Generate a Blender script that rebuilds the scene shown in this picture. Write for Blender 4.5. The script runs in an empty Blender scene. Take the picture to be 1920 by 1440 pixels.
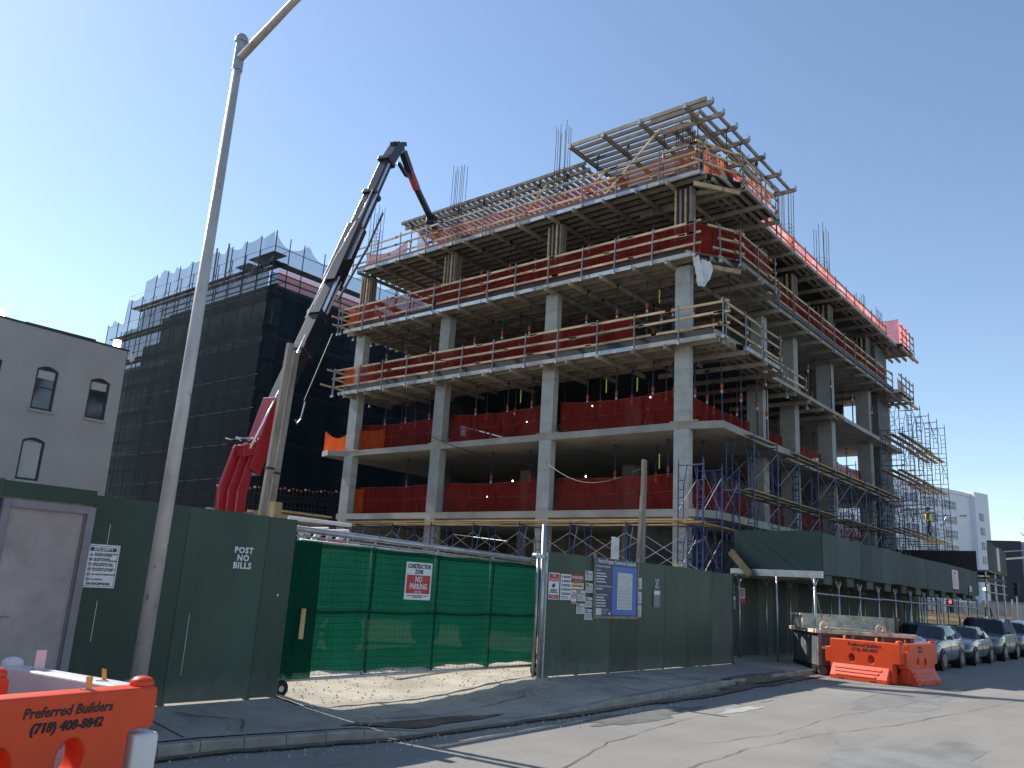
import bpy, bmesh, math, random
from mathutils import Vector, Matrix
random.seed(7)
D=bpy.data; SC=bpy.context.scene; COL=SC.collection
R=math.radians
# ------------------------------------------------------------------ camera
CAMF=1546.18
cd=D.cameras.new('camera'); cam=D.objects.new('camera',cd); COL.objects.link(cam); SC.camera=cam
cd.sensor_width=36; cd.lens=36*CAMF/1920; cd.clip_start=.1; cd.clip_end=4000
yaw,pit,rol=R(39.862),R(13.826),R(3.4066)
fw=Vector((math.cos(yaw)*math.cos(pit),math.sin(yaw)*math.cos(pit),math.sin(pit)))
r0=Vector((math.sin(yaw),-math.cos(yaw),0)); u0=r0.cross(fw)
rt=r0*math.cos(rol)+u0*math.sin(rol); up=-r0*math.sin(rol)+u0*math.cos(rol)
m=Matrix((rt,up,-fw)).transposed().to_4x4(); m.translation=(0,0,1.69); cam.matrix_world=m
# ------------------------------------------------------------------ light
SUN_AZ=math.atan2(1,-.08); SUN_EL=R(40)
w=D.worlds.new('World'); SC.world=w; w.use_nodes=True
nt=w.node_tree; bg=nt.nodes['Background']; sky=nt.nodes.new('ShaderNodeTexSky')
sky.sky_type='NISHITA'; sky.sun_disc=False; sky.sun_elevation=SUN_EL
sky.sun_rotation=math.pi/2-SUN_AZ; sky.air_density=1.0; sky.dust_density=.2; sky.ozone_density=1.0; sky.altitude=0
nt.links.new(sky.outputs[0],bg.inputs[0]); bg.inputs[1].default_value=.136
sd=D.lights.new('sun','SUN'); sd.energy=5.0; sd.angle=R(.53); sd.color=(1,.95,.87)
so=D.objects.new('sun',sd); COL.objects.link(so)
so.rotation_euler=Vector((-math.cos(SUN_AZ)*math.cos(SUN_EL),-math.sin(SUN_AZ)*math.cos(SUN_EL),-math.sin(SUN_EL))).to_track_quat('-Z','Y').to_euler()
SC.view_settings.view_transform='Standard'; SC.view_settings.look='None'; SC.view_settings.exposure=0.5; SC.view_settings.gamma=1
SC.render.engine='CYCLES'; SC.render.resolution_x=1024; SC.render.resolution_y=768
SC.cycles.transparent_max_bounces=24; SC.cycles.max_bounces=8
# ------------------------------------------------------------------ materials
MC={}
def mat(name,col,rough=.7,metal=0,var=0.12,scale=3,bump=0,bscale=40,spec=.4,col2=None,thr=(.35,.65),stretch=(1,1,1),trans=0,alpha=1,emit=0,coat=0,detail=6):
    if name in MC: return MC[name]
    mt=D.materials.new(name); mt.use_nodes=True; n=mt.node_tree.nodes; L=mt.node_tree.links; p=n['Principled BSDF']
    p.inputs['Roughness'].default_value=rough; p.inputs['Metallic'].default_value=metal
    p.inputs['Specular IOR Level'].default_value=spec; p.inputs['Coat Weight'].default_value=coat
    tc=n.new('ShaderNodeTexCoord'); mp=n.new('ShaderNodeMapping'); L.new(tc.outputs['Object'],mp.inputs[0]); mp.inputs['Scale'].default_value=stretch
    c=tuple(col)+(1,)
    if var or col2:
        nz=n.new('ShaderNodeTexNoise'); nz.inputs['Scale'].default_value=scale; nz.inputs['Detail'].default_value=detail; nz.inputs['Roughness'].default_value=.6; L.new(mp.outputs[0],nz.inputs[0])
        rp=n.new('ShaderNodeValToRGB'); L.new(nz.outputs[0],rp.inputs[0]); rp.color_ramp.elements[0].position=thr[0]; rp.color_ramp.elements[1].position=thr[1]
        rp.color_ramp.elements[0].color=tuple(x*(1-var) for x in col)+(1,) if not col2 else tuple(col2)+(1,)
        rp.color_ramp.elements[1].color=tuple(min(1,x*(1+var)) for x in col)+(1,)
        L.new(rp.outputs[0],p.inputs['Base Color']); csrc=rp.outputs[0]
    else: p.inputs['Base Color'].default_value=c; csrc=None
    if bump:
        nb=n.new('ShaderNodeTexNoise'); nb.inputs['Scale'].default_value=bscale; nb.inputs['Detail'].default_value=5; L.new(mp.outputs[0],nb.inputs[0])
        b=n.new('ShaderNodeBump'); b.inputs['Strength'].default_value=bump; b.inputs['Distance'].default_value=.02; L.new(nb.outputs[0],b.inputs['Height']); L.new(b.outputs[0],p.inputs['Normal'])
    if emit: p.inputs['Emission Color'].default_value=c; p.inputs['Emission Strength'].default_value=emit
    out=n['Material Output']; sh=p.outputs[0]
    if trans:
        t=n.new('ShaderNodeBsdfTranslucent'); t.inputs[0].default_value=c
        if csrc: L.new(csrc,t.inputs[0])
        mx=n.new('ShaderNodeMixShader'); mx.inputs[0].default_value=trans; L.new(sh,mx.inputs[1]); L.new(t.outputs[0],mx.inputs[2]); sh=mx.outputs[0]
    if alpha<1:
        t=n.new('ShaderNodeBsdfTransparent'); mx=n.new('ShaderNodeMixShader'); mx.inputs[0].default_value=alpha
        L.new(t.outputs[0],mx.inputs[1]); L.new(sh,mx.inputs[2]); sh=mx.outputs[0]
    L.new(sh,out.inputs[0]); MC[name]=mt; return mt
def mixtex(mt,col,scale,lo,hi,stretch=(1,1,1),ntype='noise',w=.8):
    """lay a second procedural pattern over a material's colour"""
    n=mt.node_tree.nodes; L=mt.node_tree.links; p=n['Principled BSDF']; src=p.inputs['Base Color']
    mp=n.new('ShaderNodeMapping'); mp.inputs['Scale'].default_value=stretch
    tc=[x for x in n if x.type=='TEX_COORD'][0]; L.new(tc.outputs['Object'],mp.inputs[0])
    if ntype=='noise':
        t=n.new('ShaderNodeTexNoise'); t.inputs['Detail'].default_value=7; t.inputs['Roughness'].default_value=.65; o=t.outputs[0]
    elif ntype=='crack':
        t=n.new('ShaderNodeTexVoronoi'); t.feature='DISTANCE_TO_EDGE'; o=t.outputs['Distance']
        wn=n.new('ShaderNodeTexNoise'); wn.inputs['Scale'].default_value=1.5; L.new(mp.outputs[0],wn.inputs[0])
        ad=n.new('ShaderNodeVectorMath'); ad.operation='ADD'; L.new(mp.outputs[0],ad.inputs[0]); L.new(wn.outputs['Color'],ad.inputs[1]); 
    t.inputs['Scale'].default_value=scale
    L.new(ad.outputs[0] if ntype=='crack' else mp.outputs[0],t.inputs['Vector'])
    rp=n.new('ShaderNodeValToRGB'); rp.color_ramp.elements[0].position=lo; rp.color_ramp.elements[1].position=hi; L.new(o,rp.inputs[0])
    if ntype=='crack': rp.color_ramp.elements[0].color=(w,w,w,1); rp.color_ramp.elements[1].color=(0,0,0,1)
    else: rp.color_ramp.elements[1].color=(w,w,w,1)
    mx=n.new('ShaderNodeMix'); mx.data_type='RGBA'; L.new(rp.outputs[0],mx.inputs[0]); mx.inputs[7].default_value=tuple(col)+(1,)
    if src.is_linked: L.new(src.links[0].from_socket,mx.inputs[6])
    else: mx.inputs[6].default_value=src.default_value
    L.new(mx.outputs[2],src); return mt
M=dict(
 ply=mat('green_plywood',(.018,.046,.030),.5,0,.25,1.2,.25,60,stretch=(1,1,.25)),
 plyd=mat('weathered_plywood',(.030,.050,.040),.75,0,.3,1.5,.3,50,col2=(.055,.062,.052)),
 shedp=mat('shed_plywood',(.022,.044,.038),.7,0,.3,2.0,.3,60,col2=(.045,.062,.055),stretch=(1,1,.3)),
 shedend=mat('shed_end_plywood',(.008,.034,.032),.5,0,.12,.8),
 door=mat('painted_steel_door',(.36,.31,.30),.55,0,.08,2),
 dframe=mat('door_frame_paint',(.20,.18,.20),.5,0,.12,4),
 white=mat('sign_white',(.62,.62,.64),.45,0,.03,5), paper=mat('paper',(.5,.51,.5),.7,0,.05,8),
 black=mat('ink_black',(.015,.015,.018),.6,0,0), red=mat('sign_red',(.42,.03,.03),.5,0,.06,6),
 navy=mat('sign_navy',(.014,.024,.085),.4,0,.05,3), blue=mat('board_blue',(.02,.12,.42),.4,0,.15,2,), yellow=mat('sign_yellow',(.75,.42,.03),.5,0,0),
 edgeb=mat('edge_beam_grey',(.36,.345,.32),.6,.1,.2,1.5), postm=mat('rail_post_steel',(.17,.18,.20),.5,.4,.2,6),
 galv=mat('galvanised_steel',(.36,.37,.38),.42,.75,.15,6,.05), lampm=mat('lamp_paint',(.42,.40,.385),.5,.15,.18,2.5,.15,30,stretch=(1,1,.4)),
 conc=mat('concrete',(.33,.335,.32),.85,0,.14,1.4,.25,35), concd=mat('slab_concrete',(.30,.29,.265),.85,0,.2,.8,.2,30),
 wood=mat('rail_timber',(.50,.36,.21),.7,0,.25,3,.15,30,stretch=(.4,.4,2)), joist=mat('joist_timber',(.27,.235,.185),.8,0,.25,2,.1,30),
 plank=mat('scaffold_plank',(.42,.30,.15),.75,0,.2,2,.1,30), oldwood=mat('grey_timber',(.22,.185,.155),.85,0,.25,3,.3,25,stretch=(3,3,.5)),
 plyform=mat('form_plywood',(.035,.036,.042),.6,0,.3,1.5), shore=mat('shore_steel',(.03,.036,.06),.5,.3,.2,9), shorer=mat('shore_red',(.35,.05,.03),.5,0,.1,5),
 scaf=mat('scaffold_blue',(.022,.042,.15),.4,.15,.3,6), scaf2=mat('scaffold_dark_blue',(.03,.06,.14),.45,.2,.3,6), brace=mat('brace_zinc',(.42,.42,.43),.35,.8,.1,5),
 rebar=mat('rebar',(.07,.05,.045),.7,.3,.2,9), cranered=mat('crane_red',(.34,.014,.02),.3,0,.08,1.5,coat=.4), craneblk=mat('crane_black',(.018,.018,.022),.3,.2,.1,3,coat=.3),
 chrome=mat('hydraulic_chrome',(.80,.80,.82),.28,.75,0), orange=mat('barrier_orange',(.68,.07,.018),.42,0,.06,2.5,.06,20,trans=.12), bwhite=mat('barrier_white',(.68,.66,.65),.42,0,.05,2.5,.05,20,trans=.12),
 asph=mat('asphalt',(.235,.222,.20),.9,0,.12,.35,.5,60,detail=9), walk=mat('sidewalk_concrete',(.33,.295,.25),.9,0,.2,.7,.4,50), kerb=mat('kerb_stone',(.29,.265,.23),.9,0,.25,2,.5,30),
 gravel=mat('site_gravel',(.40,.355,.28),.95,0,.2,1.2,.9,30,detail=9), tyre=mat('tyre',(.012,.012,.013),.8,0,0), rim=mat('rim_alloy',(.35,.36,.38),.3,.8,0),
 glass=mat('car_glass',(.010,.013,.02),.05,0,0,spec=.45), chromed=mat('trim_dark',(.02,.02,.022),.4,0,0),
 stucco=mat('grey_stucco',(.37,.35,.345),.85,0,.07,.6,.15,30), wframe=mat('window_frame_dark',(.03,.032,.035),.5,0,0), wglass=mat('window_glass',(.03,.036,.045),.08,0,.6,1.3,spec=.8), blind=mat('window_blind',(.42,.42,.42),.8,0,.05,4),
 wbldg=mat('white_factory_paint',(.72,.73,.78),.8,0,.05,.1), darkb=mat('dark_cladding',(.03,.034,.045),.6,0,.1,.2), lightb=mat('pale_cladding',(.30,.33,.42),.7,0,.05,.2),
 skin=mat('skin',(.35,.19,.13),.6,0,0), vest=mat('hi_vis_yellow',(.55,.70,.05),.6,0,.1,9), jean=mat('work_trousers',(.03,.035,.055),.8,0,.1,9), hoodie=mat('work_jacket',(.25,.06,.03),.8,0,.1,9), helm=mat('helmet_white',(.7,.7,.68),.35,0,0), helmb=mat('helmet_dark',(.03,.05,.09),.35,0,0),
 bulb=mat('lit_bulb_and_glint',(1,.93,.78),.5,0,0,emit=9), redlt=mat('lit_red_signal',(1,.05,.02),.5,0,0,emit=5), skip=mat('skip_steel',(.17,.155,.15),.75,.2,.3,2.5,.3,25,col2=(.10,.07,.06)), skipg=mat('skip_grey',(.12,.125,.135),.7,.2,.25,2,.2,25), limey=mat('lime_crusted_steel',(.62,.54,.41),.9,0,.25,4,.5,25), rust=mat('rusty_panel',(.11,.08,.072),.85,.1,.35,3,.3,25),
 tab=mat('reflector_orange',(.75,.33,.05),.35,0,0), tabw=mat('reflector_pink',(.66,.42,.48),.4,0,0), tarp=mat('white_tarp',(.6,.61,.62),.6,0,.1,3), yelt=mat('yellow_tag',(.6,.7,.08),.5,0,0),
 fencegrey=mat('grey_fence_board',(.20,.215,.22),.8,0,.12,.8,stretch=(3,3,.2)), bark=mat('bark',(.06,.05,.045),.9,0,.2,3), cable=mat('black_cable',(.012,.012,.012),.6,0,0),
)
for k in ('ply','plyd','shedp'): mixtex(M[k],(.10,.11,.10),3.5,.60,.78,(1,1,.35),w=.22)
mixtex(M['plyd'],(.14,.125,.10),.7,.45,.75,w=.55)
mixtex(M['door'],(.09,.08,.085),1.3,.42,.72,w=.55); mixtex(M['door'],(.03,.02,.02),14,.70,.76,w=.7)
mixtex(M['asph'],(.09,.087,.08),.16,.0,.005,ntype='crack',w=.3); mixtex(M['asph'],(.17,.163,.15),.22,.45,.7,w=.5); mixtex(M['asph'],(.36,.345,.31),30,.56,.70,w=.45); mixtex(M['asph'],(.10,.095,.088),45,.60,.70,w=.4); mixtex(M['asph'],(.30,.285,.25),.9,.5,.72,(.35,1.6,1),w=.45)
mixtex(M['walk'],(.09,.09,.085),.5,.0,.006,ntype='crack',w=.7); mixtex(M['walk'],(.11,.10,.08),1.3,.54,.72,w=.6); mixtex(M['walk'],(.40,.37,.32),14,.60,.72,w=.3)
mixtex(M['gravel'],(.20,.175,.14),22,.56,.68,w=.4); mixtex(M['conc'],(.20,.195,.18),3,.58,.8,(1,1,.3),w=.4); mixtex(M['conc'],(.12,.12,.11),30,.70,.76,w=.5)
mixtex(M['concd'],(.42,.36,.26),.25,.45,.7,w=.5); mixtex(M['lampm'],(.09,.08,.075),7,.62,.70,(1,1,.6),w=.7); mixtex(M['oldwood'],(.33,.26,.17),1.2,.5,.7,(1,1,.3),w=.5)
mixtex(M['limey'],(.16,.145,.12),5,.5,.66,w=.45); mixtex(M['shedp'],(.12,.14,.12),.9,.5,.8,(1,1,.6),w=.3)
mixtex(M['orange'],(.30,.05,.02),9,.64,.80,w=.25); mixtex(M['kerb'],(.07,.065,.06),4,.55,.7,w=.6)
def tone(mt,lo,hi):
    """each board / pour of this material gets its own slight tone"""
    n=mt.node_tree.nodes; L=mt.node_tree.links; p=n['Principled BSDF']; src=p.inputs['Base Color'].links[0].from_socket
    oi=n.new('ShaderNodeObjectInfo'); mr=n.new('ShaderNodeMapRange'); mr.inputs['To Min'].default_value=lo; mr.inputs['To Max'].default_value=hi; L.new(oi.outputs['Random'],mr.inputs[0])
    hs=n.new('ShaderNodeHueSaturation'); L.new(mr.outputs[0],hs.inputs['Value']); L.new(src,hs.inputs['Color']); L.new(hs.outputs[0],p.inputs['Base Color'])
def splash(mt,col,top,w=.6):
    """mud thrown up the foot of the boards, ragged upper edge"""
    n=mt.node_tree.nodes; L=mt.node_tree.links; p=n['Principled BSDF']; src=p.inputs['Base Color'].links[0].from_socket
    tc=[x for x in n if x.type=='TEX_COORD'][0]; sp=n.new('ShaderNodeSeparateXYZ'); L.new(tc.outputs['Object'],sp.inputs[0])
    nz=n.new('ShaderNodeTexNoise'); nz.inputs['Scale'].default_value=4; nz.inputs['Detail'].default_value=8; L.new(tc.outputs['Object'],nz.inputs[0])
    m1=n.new('ShaderNodeMath'); m1.operation='MULTIPLY'; m1.inputs[1].default_value=top*2; L.new(nz.outputs[0],m1.inputs[0])
    m2=n.new('ShaderNodeMath'); m2.operation='SUBTRACT'; L.new(m1.outputs[0],m2.inputs[0]); L.new(sp.outputs['Z'],m2.inputs[1])
    mr=n.new('ShaderNodeMapRange'); mr.inputs['From Min'].default_value=-.05; mr.inputs['From Max'].default_value=.35; mr.inputs['To Max'].default_value=w; L.new(m2.outputs[0],mr.inputs[0])
    mx=n.new('ShaderNodeMix'); mx.data_type='RGBA'; L.new(mr.outputs[0],mx.inputs[0]); L.new(src,mx.inputs[6]); mx.inputs[7].default_value=tuple(col)+(1,); L.new(mx.outputs[2],p.inputs['Base Color'])
for k in ('ply','plyd','door'): splash(M[k],(.13,.12,.10),.32,.55)
for k,a_,b_ in (('ply',.75,1.3),('plyd',.7,1.35),('shedp',.7,1.35),('conc',.82,1.15),('wood',.7,1.2),('joist',.7,1.25),('plank',.7,1.2),('fencegrey',.8,1.2),('concd',.85,1.15)): tone(M[k],a_,b_)
mixtex(M['conc'],(.24,.225,.20),1.1,.52,.62,(.15,.15,3),w=.45)
NETS=dict(
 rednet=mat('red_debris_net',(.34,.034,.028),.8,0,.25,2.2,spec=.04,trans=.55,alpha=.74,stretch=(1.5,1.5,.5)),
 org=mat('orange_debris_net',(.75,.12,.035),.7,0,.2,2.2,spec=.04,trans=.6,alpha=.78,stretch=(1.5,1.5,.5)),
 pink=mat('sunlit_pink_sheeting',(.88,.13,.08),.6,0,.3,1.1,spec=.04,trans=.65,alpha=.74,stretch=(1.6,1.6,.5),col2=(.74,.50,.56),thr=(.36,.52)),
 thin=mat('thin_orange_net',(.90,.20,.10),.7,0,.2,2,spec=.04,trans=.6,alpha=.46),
 dark=mat('black_debris_net',(.016,.027,.036),.8,0,.25,.7,spec=.04,trans=.12,alpha=.82,stretch=(1,1,.25)),
 darkt=mat('thin_black_debris_net',(.022,.036,.05),.8,0,.25,.9,spec=.04,trans=.3,alpha=.50,stretch=(1,1,.25)),
 green=mat('green_privacy_mesh',(.004,.058,.034),.65,0,.13,1.3,spec=.04,trans=.42,alpha=.97,bump=.2,bscale=60))
# ------------------------------------------------------------------ geometry helpers
OFF={}
class MB:
    def __init__(s): s.v=[]; s.f=[]
    def add(s,vs,fs):
        b=len(s.v); s.v+=[tuple(p) for p in vs]; s.f+=[tuple(b+i for i in f) for f in fs]; return s
    def box(s,x0,x1,y0,y1,z0,z1):
        return s.add([(x,y,z) for z in (z0,z1) for y in (y0,y1) for x in (x0,x1)],[(0,2,3,1),(4,5,7,6),(0,1,5,4),(2,6,7,3),(0,4,6,2),(1,3,7,5)])
    def beam(s,p,q,w,h=None,upv=(0,0,1)):
        h=h or w; p=Vector(p); q=Vector(q); d=(q-p).normalized(); U=Vector(upv)
        if abs(d.dot(U))>.98: U=Vector((0,1,0))
        a=d.cross(U).normalized()*w/2; b=a.cross(d).normalized()*h/2
        return s.add([p-a-b,p+a-b,p+a+b,p-a+b,q-a-b,q+a-b,q+a+b,q-a+b],[(0,3,2,1),(4,5,6,7),(0,1,5,4),(1,2,6,5),(2,3,7,6),(3,0,4,7)])
    def tube(s,pts,r,n=6,r2=None,cap=True):
        pts=[Vector(p) for p in pts]; N=len(pts); b=len(s.v); prev=None
        for i,p in enumerate(pts):
            d=(pts[min(i+1,N-1)]-pts[max(i-1,0)]).normalized()
            if prev is None:
                U=Vector((0,0,1)) if abs(d.z)<.9 else Vector((1,0,0)); a=d.cross(U).normalized()
            else:
                a=(prev-d*prev.dot(d)).normalized()
            prev=a; c=d.cross(a); rr=r if r2 is None else r+(r2-r)*i/(N-1)
            if isinstance(r,(list,tuple)): rr=r[i]
            for k in range(n):
                t=2*math.pi*k/n; s.v.append(tuple(p+(a*math.cos(t)+c*math.sin(t))*rr))
        for i in range(N-1):
            for k in range(n):
                k2=(k+1)%n; s.f.append((b+i*n+k,b+i*n+k2,b+(i+1)*n+k2,b+(i+1)*n+k))
        if cap: s.f.append(tuple(b+k for k in reversed(range(n)))); s.f.append(tuple(b+(N-1)*n+k for k in range(n)))
        return s
    def quad(s,*p): return s.add(p,[tuple(range(len(p)))])
    def prism(s,poly,ax,a,b):
        def P(u,v,t): return {'x':(t,u,v),'y':(u,t,v),'z':(u,v,t)}[ax]
        n=len(poly); s.add([P(u,v,a) for u,v in poly]+[P(u,v,b) for u,v in poly],[tuple(range(n)),tuple(range(2*n-1,n-1,-1))]+[(i,i+n,(i+1)%n+n,(i+1)%n) for i in range(n)]); return s
    def sheet(s,fn,nu,nv):
        b=len(s.v)
        for j in range(nv+1):
            for i in range(nu+1): s.v.append(tuple(fn(i/nu,j/nv)))
        for j in range(nv):
            for i in range(nu): a=b+j*(nu+1)+i; s.f.append((a,a+1,a+nu+2,a+nu+1))
        return s
    def xf(s,mtx): s.v=[tuple(mtx@Vector(p)) for p in s.v]; return s
    def mesh(s,name,mt,off=(0,0,0),smooth=False):
        me=D.meshes.new(name); o=Vector(off); me.from_pydata([tuple(Vector(p)-o) for p in s.v],[],s.f); me.update()
        bm=bmesh.new(); bm.from_mesh(me); bmesh.ops.recalc_face_normals(bm,faces=bm.faces); bm.to_mesh(me); bm.free()
        if isinstance(mt,str): mt=NETS.get(mt) or M[mt]
        me.materials.append(mt)
        if smooth: me.shade_smooth()
        return me
    def build(s,name,mt,parent=None,local=False,smooth=False,bev=0):
        off=(0,0,0) if (local or parent is None) else OFF.get(parent.name,(0,0,0))
        o=D.objects.new(name,s.mesh(name,mt,off,smooth)); COL.objects.link(o)
        if parent is not None: o.parent=parent; OFF[o.name]=OFF.get(parent.name,(0,0,0))
        if bev: b=o.modifiers.new('bevel','BEVEL'); b.width=bev; b.segments=2; b.limit_method='ANGLE'
        return o
    def solo(s,name,mt,label,cat,group=None,org=None,smooth=False,bev=0,kind=None):
        if org is None:
            xs=[p[0] for p in s.v]; ys=[p[1] for p in s.v]; zs=[p[2] for p in s.v]; org=((min(xs)+max(xs))/2,(min(ys)+max(ys))/2,min(zs))
        o=D.objects.new(name,s.mesh(name,mt,org,smooth)); o.location=org; COL.objects.link(o); OFF[o.name]=org
        tag(o,label,cat,group,kind)
        if bev: b=o.modifiers.new('bevel','BEVEL'); b.width=bev; b.segments=2; b.limit_method='ANGLE'
        return o
def tag(o,label=None,cat=None,group=None,kind=None):
    if label: o['label']=label
    if cat: o['category']=cat
    if group: o['group']=group
    if kind: o['kind']=kind
    elif label and 'kind' not in o.keys(): o['kind']='thing'
    return o
def thing(name,label,cat,loc=(0,0,0),rz=0,group=None):
    o=D.objects.new(name,None); COL.objects.link(o); o.location=loc; o.rotation_euler=(0,0,rz); o.empty_display_size=.3
    OFF[o.name]=tuple(loc); return tag(o,label,cat,group)
def copy_tree(o,parent=None,loc=None,rz=None,label=None,group=None):
    c=o.copy(); COL.objects.link(c); c.parent=parent; OFF[c.name]=tuple(loc) if loc else (0,0,0)
    if loc is not None: c.location=loc
    if rz is not None: c.rotation_euler=(0,0,rz)
    if label: c['label']=label
    if group: c['group']=group
    for ch in list(o.children): copy_tree(ch,c)
    return c
def part_copy(mesh,name,parent,mtx):
    o=D.objects.new(name,mesh); COL.objects.link(o); o.parent=parent; o.matrix_local=mtx; return o
def struct(mb,name,mt,kind='structure'):
    o=D.objects.new(name,mb.mesh(name,mt)); COL.objects.link(o); o['kind']=kind; return o
DEP=None
def curve_mesh(cu):
    o=D.objects.new('tmp_curve',cu); COL.objects.link(o); dg=bpy.context.evaluated_depsgraph_get(); dg.update()
    me=D.meshes.new_from_object(o.evaluated_get(dg)); D.objects.remove(o); return me
def text(s,size,loc,rot,mt,parent,name='lettering',ext=.001,sx=1,align='CENTER',shear=0,bold=0,sp=1):
    cu=D.curves.new('txt','FONT'); cu.body=s; cu.size=size; cu.align_x=align; cu.align_y='CENTER'; cu.extrude=ext; cu.shear=shear; cu.offset=bold; cu.resolution_u=2; cu.space_character=sp; cu.space_line=.9
    me=curve_mesh(cu); me.materials.clear(); me.materials.append(M[mt]); o=D.objects.new(name,me); COL.objects.link(o)
    off=Vector(OFF.get(parent.name,(0,0,0))) if parent else Vector()
    o.location=Vector(loc)-off; o.rotation_euler=rot; o.scale=(sx,1,1)
    if parent: o.parent=parent
    return o
FACE=(math.pi/2,0,0)         # lettering that faces the street (-Y)
FACEX=(math.pi/2,0,-math.pi/2)   # lettering that faces -X
def outline(polys,ext,bev,name,mt,parent,mtx=None,res=1):
    """solid cut from 2-D outlines (holes allowed) with rounded edges; local plane x,z ; thickness along y"""
    cu=D.curves.new('o','CURVE'); cu.dimensions='2D'; cu.fill_mode='BOTH'; cu.extrude=ext-bev; cu.bevel_depth=bev; cu.bevel_resolution=res; cu.offset=-bev
    for pl in polys:
        sp=cu.splines.new('POLY'); sp.points.add(len(pl)-1)
        for i,(a,b) in enumerate(pl): sp.points[i].co=(a,b,0,1)
        sp.use_cyclic_u=True
    me=curve_mesh(cu); me.transform(Matrix.Rotation(math.pi/2,4,'X'))
    if mtx: me.transform(mtx)
    me.materials.clear(); me.materials.append(M[mt]); o=D.objects.new(name,me); COL.objects.link(o); o.parent=parent; OFF[o.name]=OFF.get(parent.name,(0,0,0)); return o
def rpoly(pts,r,n=4):
    """round the corners of a polygon"""
    o=[]; N=len(pts)
    for i in range(N):
        p=Vector(pts[i]); a=Vector(pts[i-1]); b=Vector(pts[(i+1)%N]); rr=min(r,(a-p).length*.45,(b-p).length*.45)
        u=p+(a-p).normalized()*rr; v=p+(b-p).normalized()*rr
        for k in range(n+1):
            t=k/n; q=u*(1-t)**2+p*2*t*(1-t)+v*t*t; o.append((q.x,q.y))
    return o
def circ(cx,cz,rx,rz,n=20): return [(cx+rx*math.cos(2*math.pi*i/n),cz+rz*math.sin(2*math.pi*i/n)) for i in range(n)]
rnd=random.uniform
# ------------------------------------------------------------------ the setting
kerbline=[(-60,8.75),(5.6,8.75),(7.0,8.45),(8,8.2),(12,8.1),(14.5,8.25),(18,8.5),(22,8.55),(76,8.55)]
def ky(x):
    for (a,b),(c,d) in zip(kerbline,kerbline[1:]):
        if a<=x<=c: return b+(d-b)*(x-a)/(c-a)
    return 8.55
def lerp(a,b,t): t=max(0,min(1,t)); return a+(b-a)*t
def rz(x): return lerp(-.28,-.15,(x-7)/17)          # level of the road surface
def dip(x): 
    t=max(0,min(1,(x-7.5)/1.0)) if x<9 else max(0,min(1,(14.0-x)/4.2)); return t*t*(3-2*t)
def pz(x,y):                                        # level of the pavement
    t=max(0,min(1,(10.3-y)/(10.3-ky(x)))); zf=-.20*dip(x); zk=rz(x)+lerp(.12,.02,dip(x)); return zf+(zk-zf)*t
g=MB(); g.quad((-700,-700,-.40),(900,-700,-.40),(900,900,-.40),(-700,900,-.40)); struct(g,'ground',mat('far_ground',(.14,.135,.125),.95,0,.2,.05))
def roadp(u,v):
    x=-60+u*136; return (x,-30+v*(ky(x)+30.05),rz(x)+.003*math.sin(x*.9)*math.sin(v*31)*(1-v))
g=MB(); g.sheet(roadp,260,60); struct(g,'road',M['asph'])
xs=[-60+i*.5 for i in range(0,271)]
g=MB(); N=12
for x in xs:
    for j in range(N+1):
        y=ky(x)+.16+(10.36-ky(x)-.16)*j/N; g.v.append((x,y,pz(x,y)))
for i in range(len(xs)-1):
    for j in range(N): a=i*(N+1)+j; g.f.append((a,a+1,a+N+2,a+N+1))
b=len(g.v)
for x in xs: g.v+= [(x,10.361,-.20*dip(x)),(x,12.6 if x>21 else 10.40,-.20*dip(x))]
for i in range(len(xs)-1): a=b+i*2; g.f.append((a,a+1,a+3,a+2))
struct(g,'pavement',M['walk'])
g=MB()
for p,q in zip(xs,xs[1:]):
    ya,yb=ky(p),ky(q); za,zb=pz(p,ya)+.003,pz(q,yb)+.003; h=.004
    g.add([(p+h,ya,-.42),(q-h,yb,-.42),(q-h,yb,zb-.02),(p+h,ya,za-.02),(p+h,ya+.02,za),(q-h,yb+.02,zb),(q-h,yb+.17,zb),(p+h,ya+.17,za)],[(0,1,2,3),(3,2,5,4),(4,5,6,7)])
struct(g,'kerb',M['kerb'])
g=MB()
def siteg(u,v):
    x=-60+u*136; y=10.38+90*v**2; return (x,y,-.20*dip(x)*max(0,1-(y-10.38)/5)+.006+.04*math.sin(x*1.7)*math.sin(y*1.3)*min(1,(y-10.38)/4))
g.sheet(siteg,300,60)
struct(g,'site_ground',M['gravel'])
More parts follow.
